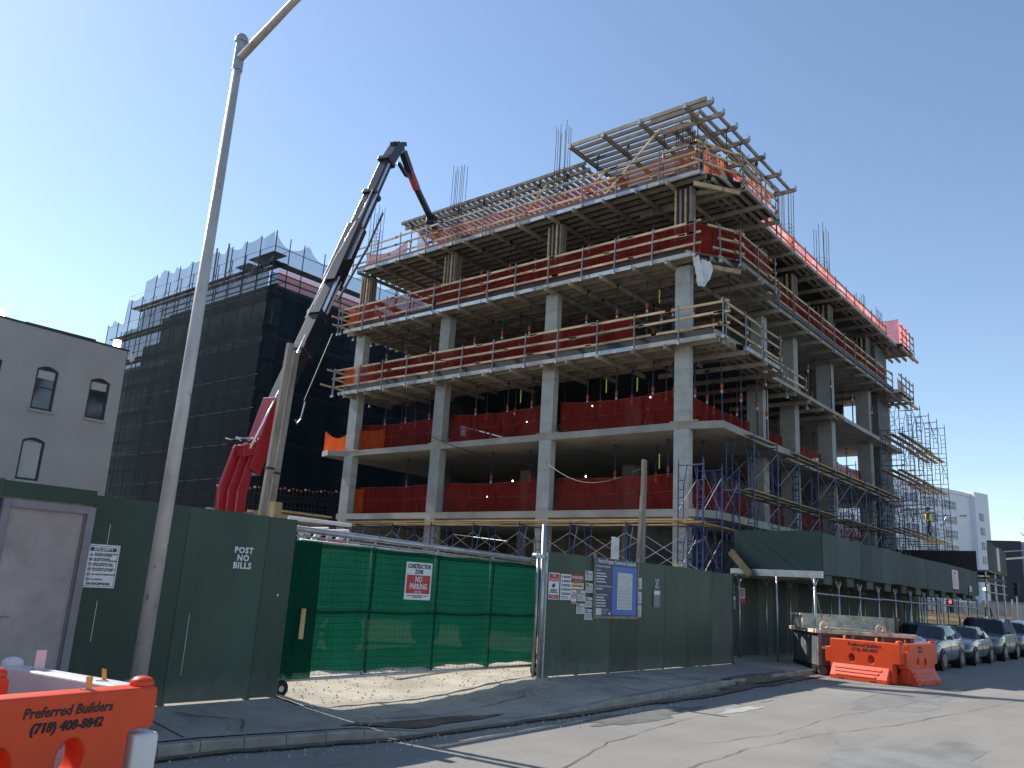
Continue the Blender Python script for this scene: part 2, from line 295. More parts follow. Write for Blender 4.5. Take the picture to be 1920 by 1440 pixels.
# score joints across the pavement and dark tyre-worn patch
g=MB()
for x in [-4,-2.4,-.8,.8,2.4,4.0,5.4]+[14.6+i*1.55 for i in range(30)]:
    n=8
    for k in range(n):
        ya=ky(x)+.2+(10.2-ky(x)-.2)*k/n; yb=ky(x)+.2+(10.2-ky(x)-.2)*(k+1)/n
        g.quad((x-.012,ya,pz(x,ya)+.005),(x+.012,ya,pz(x,ya)+.005),(x+.012,yb,pz(x,yb)+.005),(x-.012,yb,pz(x,yb)+.005))
struct(g,'pavement_joints',mat('joint_dirt',(.05,.05,.048),.95,0,.2,5))
st=MB()
def gz(x,y): return rz(x) if y<ky(x) else (pz(x,y) if y<10.37 else siteg((x+60)/136,max(0,(y-10.38)/90)**.5)[2])
for i in range(2000):
    if i<1300: x=rnd(7.6,14.5); y=rnd(9.3,10.3) if i<300 else rnd(10.0,16)
    else: x=rnd(3,26); y=ky(min(x,70))-abs(random.gauss(0,.3))-.02
    z=gz(x,y); s=rnd(.008,.026)
    a=rnd(0,6.28); P=[(math.cos(a+k*2.09)*s*rnd(.7,1.2)+x,math.sin(a+k*2.09)*s*rnd(.7,1.2)+y,z) for k in range(3)]
    st.add(P+[(x,y,z+s*1.1)],[(0,1,3),(1,2,3),(2,0,3)])
o=struct(st,'loose_stones',mat('stone',(.34,.31,.26),.95,0,.3,8),'stuff'); tag(o,'loose stones scattered over the gateway and along the gutter','gravel')
def spill(u,v):
    x=7.55+u*6.2; e=9.55+.25*math.sin(u*23)*.3+.5*abs(u-.35); y=10.40-v*(10.40-e)
    return (x,y,gz(x,y)+.012*(1-v)+.004+.006*math.sin(u*60+v*13)*(1-v)-.008*(v>.99))
g=MB(); g.sheet(spill,60,16)
o=struct(g,'spilled_sand',M['gravel'],'stuff'); tag(o,'pale sand and gravel spilled across the gate threshold','sand')
def ribbon(pts,w,name,mt,zf,kind='structure',jit=.25):
    g=MB(); P=[Vector((a,b,0)) for a,b in pts]; Q=[]
    for i in range(len(P)-1):
        for k in range(8): Q.append(P[i].lerp(P[i+1],k/8)+Vector((rnd(-.03,.03),rnd(-.03,.03),0)))
    Q.append(P[-1])
    for i,p in enumerate(Q):
        d=(Q[min(i+1,len(Q)-1)]-Q[max(i-1,0)]).normalized(); n=Vector((-d.y,d.x,0))*w*.5*rnd(1-jit,1+jit)
        for q in (p-n,p+n): g.v.append((q.x,q.y,zf(q.x,q.y)))
    for i in range(len(Q)-1): g.f.append((2*i,2*i+1,2*i+3,2*i+2))
    return struct(g,name,mt,kind)
TAR=mat('tar_seam',(.10,.098,.094),.85,0,.3,3); PATCH=mat('dark_patch',(.13,.127,.12),.95,0,.25,2,.4,50); DIRT=mat('kerb_dirt',(.13,.10,.07),.95,0,.3,3,.6,40)
rdz=lambda x,y:rz(x)+.009
ribbon([(7.9,4.4),(9.2,4.9),(11.2,5.0),(13.5,4.8),(15.8,4.3),(19.3,3.9),(23.8,3.4)],.012,'road_tar_line',TAR,rdz,jit=.7)
ribbon([(11.0,5.6),(13.0,5.2),(15.5,5.3),(19,5.0),(30,4.7)],.009,'road_tar_line',TAR,rdz,jit=.8)
ribbon([(7.8,5.7),(10.1,6.4),(13,6.75),(17,6.9)],.012,'road_tar_line',TAR,rdz,jit=.8)
def blob(cx,cy,rx,ry,name,mt,zf,kind='structure',seed=1,lab=None):
    rr=random.Random(seed); g=MB(); n=40; g.v.append((cx,cy,zf(cx,cy)))
    ph=[rr.uniform(0,6.28) for _ in range(4)]
    for ring in (.5,1):
        for i in range(n):
            t=6.2832*i/n; k=ring*(1+.16*math.sin(3*t+ph[0])+.12*math.sin(5*t+ph[1])+.08*math.sin(9*t+ph[2])+.05*math.sin(15*t+ph[3])) if ring==1 else ring
            x=cx+rx*k*math.cos(t); y=cy+ry*k*math.sin(t); g.v.append((x,y,zf(x,y)-(.004 if ring==1 else 0)))
    for i in range(n): j=(i+1)%n; g.f.append((0,1+i,1+j)); g.f.append((1+i,1+n+i,1+n+j,1+j))
    o=struct(g,name,mt,kind)
    if lab: tag(o,lab,'dirt')
blob(12.7,7.35,1.7,.34,'road_patch',PATCH,rdz,seed=3); blob(15.0,6.7,.8,.16,'road_patch',mat('pale_patch',(.36,.35,.32),.95,0,.15,3),rdz,seed=5)
blob(20.5,5.2,3.2,.7,'road_stain',mat('oil_stain',(.19,.185,.175),.9,0,.2,1.2),lambda x,y:rz(x)+.0065,seed=8)
blob(12.0,3.2,2.6,.8,'road_stain',mat('oil_stain',(.19,.185,.175),.9,0,.2,1.2),lambda x,y:rz(x)+.0065,seed=9)
pdz=lambda x,y:(pz(x,y) if y>ky(x)+.02 else rz(x)+.0)+.026
blob(20.3,8.35,2.6,.42,'kerb_dirt',DIRT,lambda x,y:rz(x)+.15+.0*y if y>ky(x) else rz(x)+.03,'stuff',11,'brown dirt washed up against the kerb beside the skip'); blob(8.9,8.65,1.3,.22,'driveway_dirt',DIRT,lambda x,y:max(pz(x,max(y,ky(x)+.1)),rz(x)+.02)+.02,'stuff',12,'damp brown dirt on the broken gateway pavement')
ribbon([(14.2,8.0),(16.5,7.9),(19.5,8.2),(22.3,8.3)],.22,'gutter_grit',DIRT,lambda x,y:rz(x)+.03,'stuff'); 
ribbon([(-4,8.62),(5.5,8.62),(6.9,8.33),(8,8.08),(12,7.98),(14.2,8.0)],.14,'gutter_grit',DIRT,lambda x,y:rz(x)+.03,'stuff')
for o in COL.objects:
    if o.name.startswith('gutter_grit'): tag(o,'dark grit lying along the gutter','dirt')
ribbon([(7.6,9.5),(9.5,9.0),(12,9.3)],.018,'pavement_crack',TAR,lambda x,y:pz(x,y)+.012,jit=.7); ribbon([(15.4,9.9),(16.8,9.1),(18.2,8.9)],.02,'pavement_crack',TAR,lambda x,y:pz(x,y)+.012,jit=.7); ribbon([(5.8,9.9),(6.4,9.3),(6.1,8.9)],.016,'pavement_crack',TAR,lambda x,y:pz(x,y)+.012,jit=.7)
# ------------------------------------------------------------------ hoardings
def panels(mb_parent,x0,x1,Y,z1,mt,step=1.22,jit=.03,th=.02,skip=None,z0=None):
    x=x0; 
    while x<x1-.05:
        xe=min(x+step,x1); gz0=(0 if z0 is None else z0)
        MB().box(x+.003,xe-.004,Y+rnd(0,.008),Y+th+.008,gz0+rnd(0,.02),z1+rnd(-jit,jit)).build('plywood_panel',mt,mb_parent); MB().box(xe-.05,xe+(.05 if xe<x1 else -.004),Y+th+.012,Y+th+.05,gz0,z1-.12).build('seam_batten','oldwood',mb_parent); x=xe
H=10.25
hb=thing('plywood_hoarding','dark green plywood hoarding with grey steel door, left of the mesh gate','hoarding',(5.5,H,0))
panels(hb,-6,3.56,H,2.54,'ply'); panels(hb,4.58,7.54,H,2.48,'ply',step=1.24)
MB().box(3.56,4.58,H+.002,H+.024,2.36,2.53).build('plywood_panel','ply',hb)
fr=MB().box(3.56,3.64,H-.05,H+.06,0,2.33).box(4.49,4.58,H-.05,H+.06,0,2.33).box(3.64,4.49,H-.05,H+.06,2.24,2.33).box(3.64,3.66,H-.01,H+.05,0,2.24).box(4.47,4.49,H-.01,H+.05,0,2.24).build('door_frame','dframe',hb,bev=.004)
dr=MB().box(3.662,4.468,H+.01,H+.05,.02,2.235).build('steel_door','door',hb)
MB().box(3.72,3.76,H-.03,H+.01,1.0,1.12).tube([(3.74,H-.03,1.06),(3.74,H-.06,1.06),(3.84,H-.06,1.06)],.009,6).build('handle','galv',dr)
MB().box(-6,7.4,H+.05,H+.09,2.3,2.38).box(-6,7.4,H+.05,H+.09,.4,.48).build('timber_rail','oldwood',hb)
text('POST\nNO\nBILLS',.115,(6.70,H-.003,1.865),FACE,'white',hb,'stencil_lettering',bold=.004,sp=1.12)
MB().tube([(7.34,H-.004,1.39),(7.34,H+.002,1.39)],.018,10).build('bolt_hole','paper',hb)
mk=MB()
for x,za,zb in [(4.80,1.9,2.15),(4.80,.78,1.25),(6.02,.35,1.12)]:
    mk.box(x-.004,x+.003,H-.0025,H-.001,za,zb)
mk.build('split_panel_edge','paper',hb)
hr=thing('plywood_hoarding','dark green plywood hoarding right of the mesh gate, covered with notices at its left end','hoarding',(18,H,0))
panels(hr,13.72,21.2,H,2.43,'ply',step=1.22,jit=.012); panels(hr,21.2,22.5,H,2.40,'plyd',step=1.3,jit=.01)
MB().box(13.74,22.4,H+.05,H+.09,2.2,2.29).box(13.74,22.4,H+.05,H+.09,.3,.38).build('timber_rail','oldwood',hr)
MB().box(22.46,22.50,H-.02,H+.035,0,2.44).build('edge_batten','plyd',hr)
text('POST\nNO\nBILLS',.085,(18.21,H-.003,1.975),FACE,'paper',hr,'stencil_lettering',bold=.003)
for x in (19.39,20.9): MB().box(x-.12,x+.12,H+.03,H+.13,2.35,2.52 if x<20 else 2.42).build('timber_block','plank',hr)
hs=thing('plywood_hoarding','weathered green plywood hoarding set back under the sidewalk shed','hoarding',(30,11.6,0))
panels(hs,22.5,48,11.55,2.45,'plyd',step=1.22,jit=.02)
MB().box(22.46,22.50,10.29,11.55,.0,2.42).build('return_panel','plyd',hs)
text('POST\nNO\nBILLS',.10,(25.35,11.545,2.03),FACE,'paper',hs,'stencil_lettering',bold=.003)
text('POST\nNO\nBILLS',.09,(30.6,11.545,1.9),FACE,'fencegrey',hs,'stencil_lettering'); text('POST\nNO\nBILLS',.09,(36.1,11.545,1.9),FACE,'fencegrey',hs,'stencil_lettering')
# ------------------------------------------------------------------ notices
def sign(name,label,cat,x0,x1,z0,z1,Y,mt,group=None,frame=None,tilt=0,dy=0):
    t=thing(name,label,cat,((x0+x1)/2,Y,z0),0,group)
    MB().box(x0,x1,Y-.006,Y,z0,z1).build('board',mt,t); return t
def strip(t,x0,x1,z0,z1,Y,mt,name='panel_colour'): return MB().box(x0,x1,Y-.0085,Y-.0065,z0,z1).build(name,mt,t)
def lines(t,x0,x1,ztop,zbot,n,Y,mt='black',frac=.4,ragged=.3):
    b=MB(); h=(ztop-zbot)/n
    for i in range(n):
        z=ztop-h*(i+.5); xe=x1-(x1-x0)*rnd(0,ragged); x=x0
        while x<xe: 
            l=rnd(.012,.04); b.box(x,min(x+l,xe),Y-.0105,Y-.0088,z-h*frac/2,z+h*frac/2); x+=l+.007
    return b.build('fine_print',mt,t)
Y=H-.004
t=sign('safety_sign','white SITE SAFETY sign with blue heading beside the grey steel door','sign',4.57,4.965,1.40,1.905,Y,'white')
MB().box(4.585,4.95,Y-.0075,Y-.0065,1.415,1.42).box(4.585,4.95,Y-.0075,Y-.0065,1.885,1.89).box(4.585,4.59,Y-.0075,Y-.0065,1.42,1.885).box(4.945,4.95,Y-.0075,Y-.0065,1.42,1.885).build('border_line','navy',t)
strip(t,4.61,4.925,1.825,1.87,Y,'navy'); text('SITE SAFETY',.045,(4.767,Y-.011,1.848),FACE,'white',t,bold=.0015,sx=.95)
ic=MB()
for i in range(6):
    z=1.785-i*.058
    if i==0: ic.add([(4.61,Y-.009,z-.018),(4.655,Y-.009,z-.018),(4.632,Y-.009,z+.02)],[(0,1,2)])
    else: ic.add([(4.632+.02*math.cos(k*.5236),Y-.009,z+.02*math.sin(k*.5236)) for k in range(12)],[tuple(range(12))])
ic.build('pictogram','navy',t)
ic=MB()
for i in range(6):
    z=1.785-i*.058; s=.009; ic.box(4.632-s*(.3 if i<2 else 1),4.632+s*(.3 if i<2 else 1),Y-.0105,Y-.0095,z-s,z+s*(.3 if i>1 else 1))
ic.build('pictogram_mark','white',t)
for i,s_ in enumerate(['DANGER CONSTRUCTION\nWORK IN PROGRESS','ALL VISITORS MUST\nREPORT TO SITE MANAGER','SAFETY HELMETS MUST\nBE WORN AT ALL TIMES','FOOT PROTECTION MUST\nBE WORN AT ALL TIMES','NO UNAUTHORISED ENTRY','NO SMOKING']):
    text(s_,.0225,(4.668,Y-.009,1.785-i*.058),FACE,'black',t,align='LEFT',bold=.0006)
text('NO EXCEPTIONS',.036,(4.765,Y-.009,1.444),FACE,'black',t,bold=.0015)
t=sign('trespass_sign','red and white NO TRESPASSING sign with camera symbol by the gate post','sign',13.79,14.16,1.50,2.03,Y,'white')
strip(t,13.81,14.14,1.86,2.01,Y,'red'); text('NO',.075,(13.975,Y-.011,1.975),FACE,'white',t,bold=.001); text('TRESPASSING',.042,(13.975,Y-.011,1.895),FACE,'white',t,bold=.0008,sx=1.1)
MB().box(13.93,14.02,Y-.0085,Y-.0065,1.765,1.80).box(13.985,13.995,Y-.0085,Y-.0065,1.80,1.84).add([(13.90,Y-.008,1.77),(13.95,Y-.008,1.72),(14.03,Y-.008,1.78),(13.97,Y-.008,1.82)],[(0,1,2,3)]).build('camera_symbol','black',t)
text('THIS PROPERTY IS\nPROTECTED BY\nVIDEO SURVEILLANCE',.030,(13.975,Y-.009,1.665),FACE,'black',t,bold=.0006,sx=1.0)
strip(t,13.81,14.14,1.515,1.595,Y,'red'); text('TRESPASSERS WILL\nBE PROSECUTED',.028,(13.975,Y-.011,1.556),FACE,'white',t)
t=sign('ppe_sign','white protective equipment sign with five blue bars, left of the red WARNING sign','sign',14.20,14.575,1.50,2.02,Y,'white')
for i,s_ in enumerate(['HARD HATS','EYE PROTECTION','SAFETY BOOTS','EAR PROTECTION','HI-VIS VESTS']):
    z=1.965-i*.085; strip(t,14.31,14.54,z-.022,z+.022,Y,'navy'); lines(t,14.34,14.51,z+.012,z-.012,1,Y-.002,'white',.4,.1)
    MB().add([(14.255+.03*math.cos(k*.5236),Y-.009,z+.03*math.sin(k*.5236)) for k in range(12)],[tuple(range(12))]).build('pictogram','navy',t); MB().box(14.24,14.27,Y-.0105,Y-.0095,z-.006,z+.012).build('pictogram_mark','white',t)
lines(t,14.23,14.54,1.58,1.52,2,Y)
t=sign('warning_sign','red WARNING construction area sign above the no smoking sign','sign',14.585,15.03,1.865,2.025,Y,'red')
text('WARNING',.085,(14.81,Y-.009,1.965),FACE,'white',t,bold=.001); strip(t,14.60,15.01,1.868,1.905,Y,'black'); text('CONSTRUCTION AREA',.030,(14.81,Y-.011,1.886),FACE,'white',t)
t=sign('no_entry_sign','white and yellow DO NOT ENTER sign below the WARNING sign','sign',14.585,15.04,1.735,1.86,Y,'white')
text('AUTHORIZED PERSONNEL ONLY',.024,(14.81,Y-.009,1.842),FACE,'red',t); strip(t,14.60,15.02,1.765,1.825,Y,'yellow'); text('DO NOT ENTER',.05,(14.81,Y-.011,1.795),FACE,'black',t,bold=.001)
t=sign('no_smoking_sign','narrow red and white no smoking sign with crossed circle','sign',14.585,14.80,1.42,1.73,Y,'white')
strip(t,14.585,14.80,1.42,1.475,Y,'red'); strip(t,14.585,14.60,1.475,1.73,Y,'red'); strip(t,14.785,14.80,1.475,1.73,Y,'red'); strip(t,14.60,14.785,1.71,1.73,Y,'red'); text('NO SMOKING',.028,(14.69,Y-.011,1.447),FACE,'white',t)
c=MB().tube([(14.693+.055*math.cos(k*.35),Y-.009,1.60+.07*math.sin(k*.35)) for k in range(19)],.007,4).beam((14.655,Y-.009,1.55),(14.73,Y-.009,1.65),.01,.004).build('crossed_circle','black',t)
MB().box(14.67,14.725,Y-.010,Y-.0085,1.595,1.607).build('cigarette_symbol','black',t)
perm=[(15.09,15.38,1.93,2.13,'topmost white building permit sheet left of the blue project board'),(15.13,15.41,1.67,1.87,'second permit sheet from the top, left of the blue project board'),(14.82,15.12,1.49,1.71,'upper permit sheet right of the no smoking sign'),
 (15.13,15.43,1.37,1.58,'third permit sheet down beside the edge of the blue project board'),(14.80,15.11,1.23,1.44,'lower permit sheet just below and right of the no smoking sign'),(15.11,15.43,1.11,1.33,'lowest permit sheet hanging left of the blue project board'),
 (17.26,17.47,1.82,2.08,'narrow white notice, top one right of the blue project board'),(17.26,17.47,1.49,1.76,'narrow white notice, middle one right of the blue project board'),(17.26,17.47,1.19,1.46,'narrow white notice, bottom one right of the blue project board')]
for i,(a,b_,c_,d_,lab) in enumerate(perm):
    t=sign('permit_sheet',lab,'notice',a,b_,c_,d_,Y,'paper','building permits pinned to the hoarding')
    if i<6: text('NYC',.045,(a+.02,Y-.009,d_-.035),FACE,'black',t,align='LEFT',bold=.002); strip(t,a+.02,b_-.03,d_-.075,d_-.062,Y,'black','heading_bar')
    lines(t,a+.025,b_-.03,d_-.09,c_+.02,6,Y,frac=.22)
# project board
t=thing('project_board','large navy and blue Work in Progress project board with grey timber edges','sign board',(16.3,Y,1.17))
MB().box(15.46,17.22,Y-.03,Y-.002,1.20,2.44).build('board','navy',t)
MB().box(15.40,15.46,Y-.04,Y-.001,1.15,2.52).box(17.22,17.27,Y-.04,Y-.001,1.15,2.50).box(15.46,17.22,Y-.04,Y-.001,1.14,1.20).build('timber_edge','oldwood',t)
Yb=Y-.031
text('Work in Progress: Commercial / Residential',.128,(16.34,Yb-.001,2.365),FACE,'white',t,bold=.002,sx=.70)
def bline(z,s,txt): text(txt,.056,(15.49,Yb-.001,z),FACE,'white',t,align='LEFT',bold=.0005)
for z,tx in [(2.255,'Anticipated Completion:'),(2.17,'Owner:'),(1.83,'For Additional Information:'),(1.65,'General Contractor:')]:
    bline(z,.05,tx)
for zt,zb,n_,xe in [(2.13,1.89,4,15.92),(1.80,1.74,1,15.80),(1.62,1.38,4,15.92)]: lines(t,15.49,xe,zt,zb,n_,Yb+.006,'white',.45,.25)
lines(t,15.49,16.10,1.36,1.23,4,Yb+.006,'white',.2,.4)
MB().box(15.50,15.72,Yb-.004,Yb-.001,1.215,1.36).build('permit_sheet','paper',t)
MB().box(16.14,17.18,Yb-.003,Yb-.0005,1.225,2.28).build('rendering_background','blue',t)
MB().box(16.35,16.99,Yb-.006,Yb-.0035,1.34,2.15).build('printed_elevation','paper',t)
wn=MB()
for r_ in range(7):
    for k in range(8):
        if r_==6 and k in(3,4): continue
        wn.box(16.39+k*.075,16.42+k*.075,Yb-.0075,Yb-.0062,1.40+r_*.072-.02,1.40+r_*.072+.022)
wn.box(16.5,16.8,Yb-.0075,Yb-.0062,1.97,1.975).box(16.56,16.72,Yb-.0075,Yb-.0062,2.05,2.075); wn.build('printed_windows','stucco',t)
MB().add([(16.0,Yb-.001,1.225),(16.08,Yb-.001,1.235),(16.09,Yb-.001,1.30),(16.03,Yb-.001,1.26)],[(0,1,2,3)]).build('logo_mark','white',t)
for X,YY,lab in [(18.20,H,'clear document holder with a faded sheet under POST NO BILLS on the right hoarding'),(25.35,11.54,'clear document holder under the stencil on the set back hoarding')]:
    t=sign('document_holder',lab,'document holder',X-.17,X+.17,1.42,1.83,YY-.004,'fencegrey'); MB().box(X-.14,X+.13,YY-.014,YY-.011,1.72,1.81).build('white_sheet','white',t); MB().box(X-.13,X+.10,YY-.014,YY-.011,1.45,1.71).build('faded_sheet','dframe',t)
t=sign('site_notice','small pink and red notice on the hoarding under the shed end','notice',25.8,26.25,1.62,2.1,11.546,'tabw'); strip(t,25.8,26.25,1.62,1.77,11.546,'red'); lines(t,25.86,26.2,2.06,1.82,4,11.546)
# ------------------------------------------------------------------ gate
G=10.6
gt=thing('sliding_gate','wide chain link sliding gate covered with bright green privacy mesh','gate',(10.9,G,0))
MB().tube([(7.78,G+.03,.17),(13.9,G+.03,.19)],.028,8).tube([(7.9,G+.03,1.21),(13.9,G+.03,1.21)],.02,8).tube([(7.9,G+.03,2.2),(13.95,G+.03,2.16)],.024,8).build('pipe_frame','galv',gt,smooth=True)
for x in (7.92,9.38,10.91,12.43,13.9): MB().tube([(x,G+.03,.16),(x,G+.03,2.2)],.026,8).build('upright_pipe','galv',gt,smooth=True)
def scr(u,v):
    x=7.70+u*6.23; zb=.24+.045*abs(math.sin(u*math.pi*4))**.6*1+.01*math.sin(u*57); 
    if abs((x-7.92)/1.5-round((x-7.92)/1.5))<.03: zb-=.06
    zt=2.19-.035*u+.012*math.sin(u*31); z=zb+(zt-zb)*v
    return (x,G-.035+.012*math.sin(u*25+v*3)*(1-abs(v-.5)),z)
MB().sheet(scr,120,24).build('privacy_mesh','green',gt,smooth=True)
ov=MB().sheet(lambda u,v:(7.68+u*.62-.03*v*u,G-.06+.01*math.sin(v*9),.20+v*2.0),8,20).build('folded_mesh_end','green',gt,smooth=True)
ck=MB()
for i in range(56):
    x=7.92+i*.107
    ck.tube([(x,G+.05,.2),(x+.0,G+.05,2.16)],.0035,3,cap=False)
for i in range(19): ck.tube([(7.92,G+.055,.22+i*.106),(13.9,G+.055,.22+i*.106)],.0035,3,cap=False)
ck.build('wire_mesh','galv',gt)
for x,nm in ((7.78,0),(13.86,1)):
    w_=MB().tube([(x-.0,G-.09,.10+(-.03 if nm==0 else .02)),(x,G-.04,.10+(-.03 if nm==0 else .02))],.125,16).build('wheel','tyre',gt,smooth=False)
    MB().tube([(x,G-.10,.10+(-.03 if nm==0 else .02)),(x,G-.03,.10+(-.03 if nm==0 else .02))],.045,10).build('hub','galv',w_)
    MB().box(x-.02,x+.06,G-.02,G+.03,.1,.24).build('wheel_bracket','galv',gt)
MB().box(7.99,8.07,G-.09,G-.075,.76,1.2).build('timber_handle','plank',gt)
MB().tube([(7.67,G-.07,.12),(7.69,G-.07,2.2)],.008,5).build('white_cord','paper',gt)
rl=thing('gate_top_track','grey steel pipe track running above the green gate','gate track',(10.8,G,2.27))
MB().tube([(7.62,G-.01,2.37),(13.88,G-.01,2.25)],.05,10).build('pipe','galv',rl,smooth=True)
MB().tube([(7.62,G-.01,2.27),(13.8,G-.01,2.17)],.016,6).build('lower_pipe','galv',rl,smooth=True)
for x in (9.4,10.92,12.45): MB().tube([(x,G+.03,2.18),(x,G-.01,2.30)],.022,8).build('clamp','galv',rl)
gp=thing('gate_post','tall round galvanised post where the green gate meets the right hoarding','post',(13.66,10.3,0))
MB().tube([(13.64,10.27,-.08),(13.64,10.30,2.97)],.048,12).build('pipe','galv',gp,smooth=True)
MB().tube([(13.54,10.34,.0),(13.54,10.34,2.3)],.03,8).build('guide_pipe','galv',gp,smooth=True)
for s_ in (0,.1): MB().tube([(13.48-s_,10.24,2.33),(13.48-s_,10.34,2.33)],.055,12).build('guide_roller','galv',gp)
MB().box(13.4,13.7,10.25,10.33,2.3,2.36).build('roller_bracket','galv',gp)
MB().box(13.695,13.715,10.22,10.28,0,2.42).build('edge_angle','paper',gp)
t=sign('parking_sign','white and red CONSTRUCTION ZONE NO PARKING sign hung on the green gate','sign',10.09,10.72,1.385,2.015,G-.06,'white')
Ys=G-.06; strip(t,10.12,10.69,1.49,1.80,Ys,'red'); text('CONSTRUCTION',.105,(10.405,Ys-.009,1.945),FACE,'black',t,bold=.003,sx=.68); text('ZONE',.10,(10.405,Ys-.009,1.853),FACE,'black',t,bold=.003,sx=.72)
text('NO',.135,(10.405,Ys-.011,1.725),FACE,'white',t,bold=.003,sx=.8); text('PARKING',.135,(10.405,Ys-.011,1.605),FACE,'white',t,bold=.003,sx=.74); text('ANY TIME',.038,(10.405,Ys-.011,1.515),FACE,'white',t,bold=.001)
text('VIOLATORS WILL BE TOWED AT VEHICLE\nOWNERS EXPENSE',.028,(10.405,Ys-.009,1.44),FACE,'black',t,sx=.95)
# ------------------------------------------------------------------ lamp post
lp=thing('street_lamp','tall tapering grey steel street lamp leaning over the pavement','street lamp',(4.9,8.95,-.12))
bx,by=4.77,8.95
MB().tube([(bx,by,-.14),(bx,by,.02),(bx,by,.03),(bx,by,.46),(bx,by,.50)],[.19,.19,.165,.15,.12],8).build('base','conc',lp,bev=.01)
px_=MB().tube([(bx,by,.46),(bx+.02,by,3.9),(bx+.04,by,8.0)],[.086,.075,.054],20).build('pole','lampm',lp,smooth=True)
bd=MB()
for z in (1.9,3.0,3.1,3.95,2.62): bd.tube([(bx+.005*z,by,z),(bx+.005*z,by,z+.03)],.089-.0041*z,20,cap=False)
bd.build('steel_band','galv',lp,smooth=True)
MB().tube([(bx+.04,by,7.95),(bx+.04,by,8.36),(bx+.04,by,8.37),(bx+.04,by,8.43),(bx+.04,by,8.47),(bx+.04,by,8.49)],[.066,.066,.084,.084,.06,.03],16).build('pole_cap','galv',lp,smooth=False)
ar=MB().tube([(bx+.04,by,8.12),(bx+.04,by-1.05,8.47),(bx+.04,by-2.4,8.85)],[.054,.046,.038],14).build('arm','lampm',lp,smooth=True)
MB().tube([(bx+.02,by-2.35,8.76),(bx+.02,by-2.5,8.78),(bx+.02,by-2.9,8.74),(bx+.02,by-3.1,8.70)],[.05,.14,.16,.05],10).build('lamp_head','galv',lp,smooth=True)
# ------------------------------------------------------------------ timber and steel posts behind the hoarding
for a,b_,lab in [((7.47,11.15,-.1),(7.60,11.0,5.3),'tall grey timber post behind the left hoarding, darker of a crossed pair'),((7.60,11.12,-.1),(7.80,11.12,5.22),'tall tan timber post behind the left hoarding, lighter of a crossed pair')]:
    a=(a[0]-.07,a[1],a[2]); b_=(b_[0]-.06,b_[1],b_[2]); t=thing('timber_post',lab,'post',a); MB().beam(a,b_,.105,.08,(0,1,0)).build('timber','oldwood' if 'grey' in lab else 'oldwood',t,bev=.006); MB().beam(Vector(a).lerp(Vector(b_),.62),Vector(a).lerp(Vector(b_),.627),.13,.09,(0,1,0)).build('wire_tie','cable',t)
t=thing('timber_post','grey timber post rising behind the right hoarding near the corner column','post',(20.4,12,-.1)); MB().beam((20.42,12,-.1),(20.48,12,5.45),.16,.10,(0,1,0)).build('timber','oldwood',t,bev=.006); MB().beam((20.02,12.0,-.1),(20.30,11.95,4.4),.06,.09,(0,1,0)).build('brace','oldwood',t)
MB().box(17.46,17.66,11.0,11.12,-.1,3.03).solo('steel_post','galv','short bright steel post end standing above the project board','post',bev=.01)
MB().box(7.16,7.29,10.33,10.45,2.3,2.70).solo('timber_block','plank','sunlit timber block on top of the left hoarding end','timber')
# ------------------------------------------------------------------ the concrete frame
bf=thing('concrete_building_frame','unfinished grey concrete building frame of columns and slabs on the corner','building',(25.7,13.3,0))
cols=[(25.7,13.3,.28,.6),(25.7,19.28,.32,.6),(25.7,25.35,.4,.6),(25.7,31.25,.4,.62),(32.2,13.3,.56,.7),(35.77,13.3,.53,.7),(40.66,13.3,.56,.7),(46.9,13.3,.55,.7)]
inner=[(x,y,.5,.6) for x in (32.2,38.5,44.6) for y in (19.4,25.4,31.2)]
for i,(x,y,a,b_) in enumerate(cols+inner):
    h=13.6; c=MB()
    for z0,z1 in ((-.1,4.38),(4.64,7.42),(7.68,10.56),(10.78,13.55)): c.box(x,x+a,y,y+b_,z0,z1)
    o=c.build('column','conc',bf,bev=.008)
c=MB().box(48.7,50.9,13.3,13.75,-.1,4.38).box(48.7,50.9,13.3,13.75,4.64,7.42).box(48.7,50.9,13.3,13.75,7.68,10.56).box(48.7,50.9,13.3,13.75,10.78,16.7).build('end_wall','skipg',bf)
def slab(poly,z0,z1,mt='concd',name='slab'): return MB().prism(poly,'z',z0,z1).build(name,mt,bf)
slab([(25.7,13.05),(26.6,12.6),(51,12.6),(51,32),(25.7,32)],4.38,4.64)
slab([(25.7,13.3),(26.0,12.15),(32.4,12.25),(32.6,12.9),(51,12.9),(51,33.1),(40,33.1),(25.3,33.1),(25.1,32.4),(25.7,31.8)],7.42,7.68)
slab([(25.32,32),(25.32,12.1),(30.2,12.0),(30.4,12.8),(51.3,12.75),(51.3,32)],10.582,10.78)
slab([(25.32,32.2),(25.32,13.2),(27.0,12.05),(30.1,12.0),(30.3,12.5),(49,12.6),(49.2,12.3),(51.6,12.4),(51.6,32.2)],13.782,13.97)
slab([(25.30,31.7),(25.30,12.8),(26.9,11.95),(30.2,11.95),(30.4,12.95),(50,13.0),(50.2,12.5),(52.4,12.4),(52.4,31.7)],16.982,17.02,'plyform','deck_plywood')
MB().box(25.26,25.30,12.9,31.9,17.03,17.16).box(25.27,25.31,13.3,32.1,13.785,14.02).box(25.27,25.31,12.2,31.9,10.585,10.84).box(27.1,30.1,11.93,11.98,13.785,14.0).box(30.5,48.9,12.46,12.50,13.785,14.0).box(30.5,49.8,12.86,12.90,16.99,17.12).build('edge_upstand','plyform',bf)
MB().box(51.05,51.25,18,32,-.1,4.38).box(51.05,51.25,18,32,4.64,7.42).box(51.05,51.25,18,32,7.68,10.56).box(51.05,51.25,16,32,10.78,16.7).build('block_wall','skipg',bf)
